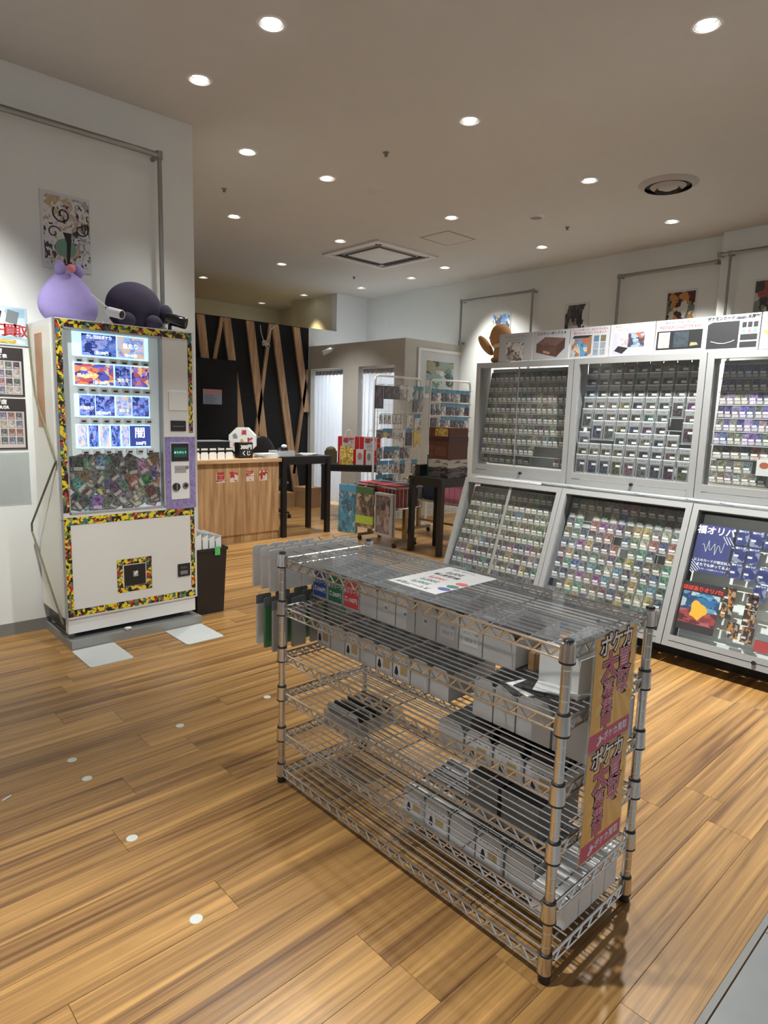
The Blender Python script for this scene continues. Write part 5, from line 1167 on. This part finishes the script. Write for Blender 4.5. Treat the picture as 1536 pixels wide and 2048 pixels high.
def colorword(c):
    mx, mn = max(c), min(c)
    if mx-mn < .05: return 'grey' if mx > .11 else 'dark'
    i = c.index(mx)
    if i == 0: return 'amber' if c[1] > .55*c[0] else 'reddish'
    if i == 1: return 'greenish'
    return 'violet' if c[0] > c[1]*1.15 else 'bluish'
def single(me, nm, Mx, x, y, z, tint, label, cat, group, tilt=-.06):
    o = bpy.data.objects.new(nm, me); COL.objects.link(o); o.matrix_world = Mx @ Matrix.Translation((x, y, z)) @ Matrix.Rotation(tilt, 4, 'X'); o.color = c4(tint)
    return tag(o, label, cat, group)
def rails(Mx, w_, ys, z0, dz, parent, mat='white'):
    for i, y in enumerate(ys):
        MB().m(mat).box(.045, w_-.045, y-.0035, y+.0035, z0+dz*i-.002, z0+dz*i+.010).build('card_ledge', parent)
cases = [o for o in bpy.data.objects if o.name.startswith('showcase') and o.get('category') == 'cabinet']
lowO, upO = cases[:3], cases[3:]
# middle upper case: graded slabs, nine rows of nine
Mx, w_ = upM[1]
clear_ledge = P('clear ledge', (.42, .45, .47), .2)
for r in range(9):
    y = .724-.0795*r; z = -.118+.011*r
    MB().m(clear_ledge).box(.05, w_-.05, y-.0060, y-.002, z-.006, z+.0055).build('card_ledge', upO[1])
    for c in range(9):
        if (r, c) in ((5, 0), (5, 7), (6, 1), (6, 2), (6, 8), (4, 7)): continue
        tn = tintof('grey') if R() < .85 else tintof('mix')
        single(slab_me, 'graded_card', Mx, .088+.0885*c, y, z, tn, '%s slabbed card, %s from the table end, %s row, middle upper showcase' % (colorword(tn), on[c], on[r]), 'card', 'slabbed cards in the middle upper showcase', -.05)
# middle lower case: colourful cards
Mx, w_ = lowM[1]
for r in range(10):
    y = .745-.0715*r; z = -.090+.0075*r
    MB().m(clear_ledge).box(.05, w_-.05, y-.005, y-.002, z-.004, z+.002).build('card_ledge', lowO[1])
    for c in range(13):
        if R() < .03: continue
        tn = tintof('mix')
        single(card_me, 'trading_card', Mx, .080+.0608*c, y, z, tn, '%s card, %s from the table end, %s row, middle slanted showcase' % (colorword(tn), on[c], on[r]), 'card', 'cards in the middle slanted showcase', -.055)
# table-end lower case: closer packed
Mx, w_ = lowM[0]
MB().m('alu').box(w_*.5-.012, w_*.5+.012, .07, .83, -.0180, -.0150).build('sliding_stile', lowO[0])
for r in range(9):
    y = .735-.078*r; z = -.092+.0085*r
    MB().m(clear_ledge).box(.05, w_-.05, y-.005, y-.002, z-.004, z+.002).build('card_ledge', lowO[0])
    for c in range(15):
        if R() < .02: continue
        tn = tintof('olive' if r < 5 else 'mix' if R() < .3 else 'grey')
        single(card_me, 'trading_card', Mx, .075+.0520*c, y, z+.0028*(c % 2), tn, '%s card, %s from the table end, %s row, crowded slanted showcase' % (colorword(tn), on[c], on[r]), 'card', 'cards in the crowded slanted showcase', -.04)
# upper table-end case and upper third case: rows of cards past the count limit, one object of stuff for each row block
def row_stuff(parent, w_, rows_, tk, cw, hh, label=True):
    mb = MB().m(CARDA)
    for (y, z, x0, x1) in rows_:
        x = x0
        while x < x1-cw*.6:
            t_ = tk[0] if isinstance(tk, tuple) and R() < tk[1] else (tk if isinstance(tk, str) else tk[2])
            mb.col = tintof(t_); hj = hh*U(.94, 1.0); dz = U(0, .004)
            mb.m(CARDA).add([(x, y, z+.002+dz), (x+cw, y, z+.002+dz), (x+cw, y+hj, z-.010+dz), (x, y+hj, z-.010+dz)], [(0, 1, 2, 3)], [[(0, 0), (1, 0), (1, 1), (0, 1)]])
            x += cw*U(.80, 1.02)
    tag(mb.build('card_rows', parent), kind='stuff')
Mx, w_ = upM[0]
rws = [(.725-.079*r, -.118+.011*r, .055, w_-.06 if r < 7 else w_*.66) for r in range(8)]
for (y, z, a, b) in rws: MB().m(clear_ledge).box(a-.01, w_-.05, y-.003, y, z-.004, z+.006).build('card_ledge', upO[0])
row_stuff(upO[0], w_, rws, 'grey', .050, .084)
row_stuff(upO[0], w_, [(.098, -.07, .055, w_*.62), (.098, -.07, w_*.82, w_-.06)], 'grey', .062, .075)
MB().m('alu').box(w_*.45, w_*.45+.004, .085, .835, -.03, -.022).build('sliding_stile', upO[0])
Mx, w_ = upM[2]
rws = [(.725-.079*r, -.118+.011*r, .055, w_-.055) for r in range(6)]
for (y, z, a, b) in rws: MB().m(clear_ledge).box(a-.01, w_-.05, y-.003, y, z-.004, z+.006).build('card_ledge', upO[2])
row_stuff(upO[2], w_, rws, ('blue', .7, 'grey'), .044, .084)
row_stuff(upO[2], w_, [(.245, -.07, .055, w_-.06), ], ('mix', .9, 'blue'), .060, .085); row_stuff(upO[2], w_, [(.165, -.06, .055, w_*.35), (.098, -.05, .055, w_*.4)], 'grey', .05, .075)
for k in range(3):
    o = MB().m('whitematte').box(-.04, .04, 0, .09, 0, .02).build('white_pack'); o.matrix_world = upM[2][0] @ Matrix.Translation((.36+.09*k, .165, -.050)); tag(o, '%s white pack with a reddish print in the blue upper showcase' % on[k], 'pack', 'white packs in the blue upper showcase')
    q = MB().m(P('rust print', (.35, .10, .04), .5)).prism([(.025*math.cos(a), .06+.018*math.sin(a)) for a in [2*math.pi*j/12 for j in range(12)]], .0203, .0208).build('round_print', o)
# third lower case: two posters and a few packs
Mx, w_ = lowM[2]
mb = MB().m(P('ledge paper', (.78, .83, .80), .5, var=.04))
for r in range(9): mb.box(.05, w_-.05, .09+.078*r, .09+.078*r+.006, -.085, -.075)
mb.build('card_ledge', lowO[2])
IND = P('indigo poster', (.035, .045, .16), .5, var=.25, vs=4)
def inM(x, y, z=-.045): return Mx @ Matrix.Translation((x, y, z))
t = thing('blue_poster', 'indigo lucky draw poster with white title inside the slanted showcase', 'poster', inM(.145, .612))
panel('sheet', t, -.099, .099, -.144, .144, 0, .002, IND)
text(t, '福オリパ', 0, .108, .046, 'whiteink', z=.0026, bold=.03, sx=1.0)
text(t, '以上のカードが確定封入', .012, -.072, .0165, 'whiteink', z=.0026, bold=.01); text(t, 'またでも待ってるよ!', .022, -.098, .018, 'whiteink', z=.0026, bold=.02); text(t, '詳しくは店頭スタッフまで', .03, -.122, .010, 'whiteink', z=.0026)
mb = MB().m('whiteink')
for k in range(5): mb.obox(Matrix.Translation((-.099+.0, -.075-.016*k, .0022)) @ Matrix.Rotation(-.72, 4, 'Z'), 0, .075-.012*k, -.0016, .0016, 0, .0003)
for k in range(3): mb.obox(Matrix.Translation((.045+.016*k, .085, .0022)) @ Matrix.Rotation(-.95, 4, 'Z'), 0, .055, -.0016, .0016, 0, .0003)
mb.build('stripe_print', t)
mb = MB().m(P('pale line print', (.55, .62, .55), .5)); pts = [(-.06+.12*k/14, .01+.030*math.sin(1.9*k)+.012*math.cos(3.1*k), .0024) for k in range(15)]; mb.path(pts, .0016, 4); mb.build('line_print', t)
t = thing('red_poster', 'black poster with red title and blue and red clouds inside the slanted showcase', 'poster', inM(.145, .262))
panel('sheet', t, -.105, .105, -.144, .144, 0, .002, P('night poster', (.03, .02, .025), .5))
panel('cloud_print', t, -.103, .103, -.02, .085, .002, .0024, ART('blue cloud', [(.03, .14, .32), (.10, .30, .48), (.42, .52, .55), (.02, .06, .16)], 3.2, .9, .5)); panel('cloud_print', t, -.103, .103, -.10, -.02, .002, .0024, ART('red cloud', [(.22, .03, .04), (.40, .10, .12), (.10, .015, .02), (.30, .05, .05)], 3.2, .9, .5))
MB().m(P('amber print', (.75, .42, .03), .5)).prism([(.045*math.cos(a)*(1+.25*math.cos(3*a))-.005, -.018+.052*math.sin(a)*(1+.18*math.sin(4*a))) for a in [2*math.pi*k/24 for k in range(24)]], .0024, .0028).build('amber_blot', t)
text(t, 'ほぼありオリパ!!', 0, .105, .026, P('poster red', (.65, .04, .03), .5), z=.003, bold=.06)
blueart = ART('indigo pack', [(.03, .04, .14), (.06, .08, .22), (.04, .05, .16), (.20, .22, .34)], 2.2, .5, .35)
for i, (c, r) in enumerate(((0, 0), (1, 0), (2, 0), (0, 1), (1, 1), (0, 2), (1, 2), (2, 2), (2, 3), (3, 0), (4, 0), (3, 2), (4, 1))):
    t = thing('draw_pack', 'indigo lucky draw pack, %s along the %s row beside the indigo poster' % (on[c], on[r]), 'pack', inM(.292+.072*c, .668-.098*r-(.0 if r < 3 else .0)), 'indigo packs in the slanted showcase')
    panel('pack_face', t, -.032, .032, -.005, .085, 0, .004, blueart); panel('price_tag', t, -.026, -.002, .024, .036, .004, .0045, 'whitematte')
    text(t, '福オリパ', .0, .074, .011, 'whiteink', z=.0046, bold=.03)
darkart = ART('amber pack', [(.04, .025, .02), (.45, .20, .05), (.05, .03, .025), (.30, .28, .25), (.04, .025, .02), (.06, .03, .03)], 4.5, .6, .35)
for i, (x, y) in enumerate(((.292, .325), (.292, .235), (.412, .313), (.412, .222), (.345, .135), (.422, .128))):
    t = thing('draw_pack', 'dark amber draw pack, %s of those beside the red titled poster' % on[i], 'pack', inM(x, y), 'amber packs in the slanted showcase')
    panel('pack_face', t, -.031, .031, 0, .088, 0, .004, darkart); panel('price_tag', t, -.027, -.004, .022, .034, .004, .0045, 'whitematte')
t = thing('red_box_pack', 'red and grey boxed pack at the far corner of the slanted showcase', 'pack', inM(.50, .10)); panel('pack_face', t, -.035, .035, 0, .10, 0, .006, P('red grey pack', (.40, .05, .05), .4)); panel('pack_band', t, -.035, .035, .06, .10, .006, .007, 'greyink')

# sign boards standing on the upper showcases
SGN = [(3.125, 2.828), (2.820, 2.522), (2.514, 2.222), (2.214, 1.915), (1.907, 1.612), (1.605, 1.310), (1.302, 1.00)]
ST = 1.8215
sl = ['white sign picturing a pale booster set, next to the tan plush', 'white sign picturing a brown chest box', 'white sign picturing a blue box and small packets', 'white sign with pale red titles and an open box picture', 'white sign reading precious collector box', 'white sign with a black case picture and bold black title', 'white sign with yellow pictures beyond the black case sign']
def poly(mat, pts, t, z=.0042, nm='picture_print'): return MB().m(mat).prism(pts, z, z+.0005).build(nm, t)
for i, (a, b) in enumerate(SGN):
    w_ = a-b; h_ = .205
    t = thing('sign_board', sl[i], 'sign', FR((4.068, a, ST), FU, (0, 0, 1)) , 'white sign boards along the showcase top')
    t.matrix_world = FR((4.095, a, ST+.001), FU, Vector((.03, 0, 1)))
    panel('board', t, 0, w_, 0, h_, 0, .004, 'signwhite')
    MB().m('alu').box(-.002, .0, 0, h_, -.001, .006).build('clip', t)
    c = w_/2
    if i == 0:
        text(t, 'ポケモンカードゲーム', c, .178, .017, 'greyink', z=.0046); text(t, 'スペシャルセット', c, .155, .017, 'greyink', z=.0046)
        panel('picture_print', t, .065, .225, .0, .14, .004, .0045, ART('pale set art', [(.55, .54, .5), (.16, .11, .11), (.45, .4, .32), (.6, .6, .6), (.25, .28, .26)], 5, .6, .5))
    if i == 1:
        text(t, 'ミステリーボックス ※', c, .182, .021, 'ink', z=.0046, bold=.02)
        br = P('chest print', (.11, .055, .045), .6, var=.3, vs=40)
        poly(br, [(.03, .055), (.20, .015), (.20, .095), (.03, .115)], t); poly(P('chest side print', (.07, .035, .03), .6, var=.3, vs=40), [(.20, .015), (.265, .075), (.265, .145), (.20, .095)], t); poly(P('chest lid print', (.15, .085, .07), .6, var=.35, vs=40), [(.03, .115), (.20, .095), (.265, .145), (.10, .160)], t)
        poly(P('chest plate print', (.42, .24, .16), .6), [(.09, .050), (.145, .037), (.145, .052), (.09, .066)], t, .0048)
    if i == 2:
        text(t, 'スノーハザード・クレイバースト', c, .186, .0165, 'redink', z=.0046, bold=.01, sx=.95); text(t, 'ポケモンセンター ジムセット', c, .166, .0165, 'redink', z=.0046, bold=.01)
        panel('picture_print', t, .015, .135, .012, .135, .004, .0045, ART('blue box art', [(.04, .12, .30), (.10, .25, .42), (.35, .42, .5), (.35, .12, .06), (.5, .42, .3)], 4, .6, .5)); poly('ink', [(.012, .135), (.03, .152), (.165, .150), (.138, .135)], t); poly(P('box side print', (.25, .13, .07), .6), [(.135, .012), (.165, .03), (.165, .150), (.135, .135)], t)
        for k in range(6): panel('packet_print', t, .18+.05*(k % 2), .218+.05*(k % 2), .015+.045*(k//2), .055+.045*(k//2), .004, .0045, P('packet print %d' % k, [(.2, .26, .32), (.25, .27, .3), (.22, .28, .33), (.2, .24, .28), (.08, .16, .26), (.14, .13, .07)][k], .5, var=.4, vs=60))
    if i == 3:
        text(t, 'ポケモンカードゲーム スカーレット', c, .187, .0145, P('pale red ink', (.55, .28, .28), .6), z=.0046, sx=.9); text(t, 'プレミアムトレーナーボックス', c, .168, .0145, P('pale red ink', (.55, .28, .28), .6), z=.0046, sx=.9)
        panel('picture_print', t, .022, w_-.03, .012, .150, .004, .0045, P('lavender print', (.40, .40, .50), .6)); panel('picture_print', t, .125, .235, .055, .145, .0045, .005, ART('gym art', [(.03, .05, .10), (.10, .20, .28), (.30, .10, .06), (.06, .04, .05), (.25, .3, .36)], 4, .6, .5)); poly('ink', [(.035, .035), (.09, .015), (.13, .05), (.06, .065)], t, .005); panel('picture_print', t, .05, .13, .07, .12, .0045, .005, ART('pale toys', [(.5, .42, .42), (.55, .5, .5), (.35, .28, .3)], 4, .6, .5))
    if i == 4:
        text(t, 'ポケモンカードゲーム', c, .184, .016, 'ink', z=.0046, bold=.01); text(t, 'PRECIOUS COLLECTOR BOX', c, .158, .020, 'redink', z=.0046, bold=.02, sx=.86)
        panel('picture_print', t, .008, w_-.010, .025, .138, .004, .0045, P('black print', (.012, .013, .014), .5)); panel('picture_print', t, .02, .09, .035, .130, .0045, .005, ART('card art pale', [(.55, .5, .45), (.42, .3, .2), (.6, .58, .55), (.35, .32, .3)], 4, .7, .5)); panel('picture_print', t, .115, .205, .035, .130, .0045, .005, P('dark slate print', (.03, .04, .05), .5, var=.6, vs=40)); poly(P('muted gold print', (.24, .22, .12), .5), [(.215, .04), (.265, .045), (.255, .06), (.22, .062)], t, .005)
    if i == 5:
        text(t, 'ポケモンカード classic 未開封', c, .186, .021, 'ink', z=.0046, bold=.05, sx=.92)
        poly('ink', [(.01, .015), (.185, .015), (.185, .168), (.035, .168), (.01, .155)], t)
        MB().m('whiteink').path([(.035, .058, .005), (.075, .046, .005), (.11, .043, .005), (.15, .052, .005), (.165, .060, .005)], .002, 4).build('swoosh_print', t)
        for k in range(3): panel('pack_print', t, .20+.030*k, .223+.030*k, .128, .158, .004, .0045, 'ink'); panel('packet_print', t, .203+.030*k, .221+.030*k, .097, .120, .004, .0045, P('teal packet %d' % k, [(.14, .28, .28), (.3, .16, .16), (.12, .24, .28)][k], .5))
        for (y0, y1) in ((.057, .090), (.015, .048)): panel('case_print', t, .195, .285, y0, y1, .004, .0045, 'ink')
    if i == 6:
        panel('picture_print', t, .01, .28, .01, .15, .004, .0045, ART('yellow art', [(.62, .62, .58), (.60, .48, .08), (.62, .60, .5), (.5, .38, .06), (.64, .64, .62)], 4, .6, .5)); text(t, 'スペシャルBOX', c, .18, .02, 'greyink', z=.0046)
# tan plush at the end of the sign row
p3 = thing('plush_toy', 'tan plush toy sitting beside the first sign on the showcase top', 'plush toy', (4.19, 3.20, 1.8215))
MB().m('tan').blob((0, -.01, .20), (.085, .085, .105), 22, 14).build('head', p3, True)
MB().m('tan').blob((0, -.05, .075), (.085, .085, .078), 22, 14, lambda p, d: Vector((p.x, p.y, max(p.z, -.074)))).build('body', p3, True)
MB().m('creamplush').blob((0, -.045, .130), (.088, .088, .030), 22, 8).build('scarf', p3, True)
e = MB().m('tan').blob((0, 0, 0), (.030, .035, .105), 16, 12).build('floppy_limb', p3, True); e.location = (0, .135, .145); e.rotation_euler = (-.75, 0, 0)
MB().m('tan').blob((0, .02, .028), (.04, .05, .027), 14, 10).build('paw', p3, True)
MB().m('darkring').blob((-.02, .075, .20), (.012, .012, .012), 8, 6).build('seam_knot', p3, True)

# ================================================================== RIGHT WALL POSTERS
ang = Vector((-.032, -1, 0)).normalized()
def wposter(label, y0, y1, z0, z1, cols, sc=3.5, base='whitematte', ex=()):
    yc = (y0+y1)/2; t = thing('art_poster', label, 'poster', FR((WX(yc)-.002, yc, (z0+z1)/2), ang, (0, 0, 1)), 'posters on the showcase wall')
    w_, h_ = abs(y0-y1)/2, (z1-z0)/2
    panel('sheet', t, -w_, w_, -h_, h_, 0, .003, base); panel('art_print', t, -w_*.92, w_*.9, -h_*.95, h_*.9, .003, .0036, ART(label, cols, sc, .9, .5, 0, .2)); return t
wposter('blue and white art poster inside the wall rail frame by the booth', 5.62, 5.31, 2.36, 2.78, [(.62, .66, .68), (.05, .14, .36), (.10, .24, .50), (.5, .42, .28), (.05, .07, .10), (.65, .66, .66)])
wposter('black and white art poster between the wall rails', 4.49, 4.15, 2.30, 2.79, [(.62, .62, .60), (.05, .045, .055), (.10, .09, .10), (.60, .60, .58), (.03, .03, .03), (.3, .28, .28)])
wposter('red and black art poster inside the rail frame beside the pillar', 3.225, 2.90, 2.30, 2.79, [(.60, .58, .52), (.35, .06, .05), (.05, .02, .02), (.14, .17, .13), (.45, .22, .06), (.06, .02, .02)])
t = thing('art_poster', 'grey and red poster on the white pillar at the picture edge', 'poster', FR((6.977, 2.17, 2.56), FU, (0, 0, 1)), 'posters on the showcase wall'); panel('sheet', t, -.15, .15, -.22, .22, 0, .003, 'whitematte'); panel('art_print', t, -.14, .14, -.2, .2, .003, .0036, ART('pillar art', [(.5, .5, .48), (.3, .08, .06), (.2, .22, .2), (.05, .05, .05)], 3, .8, .5))
bpy.data.objects.remove(_to)
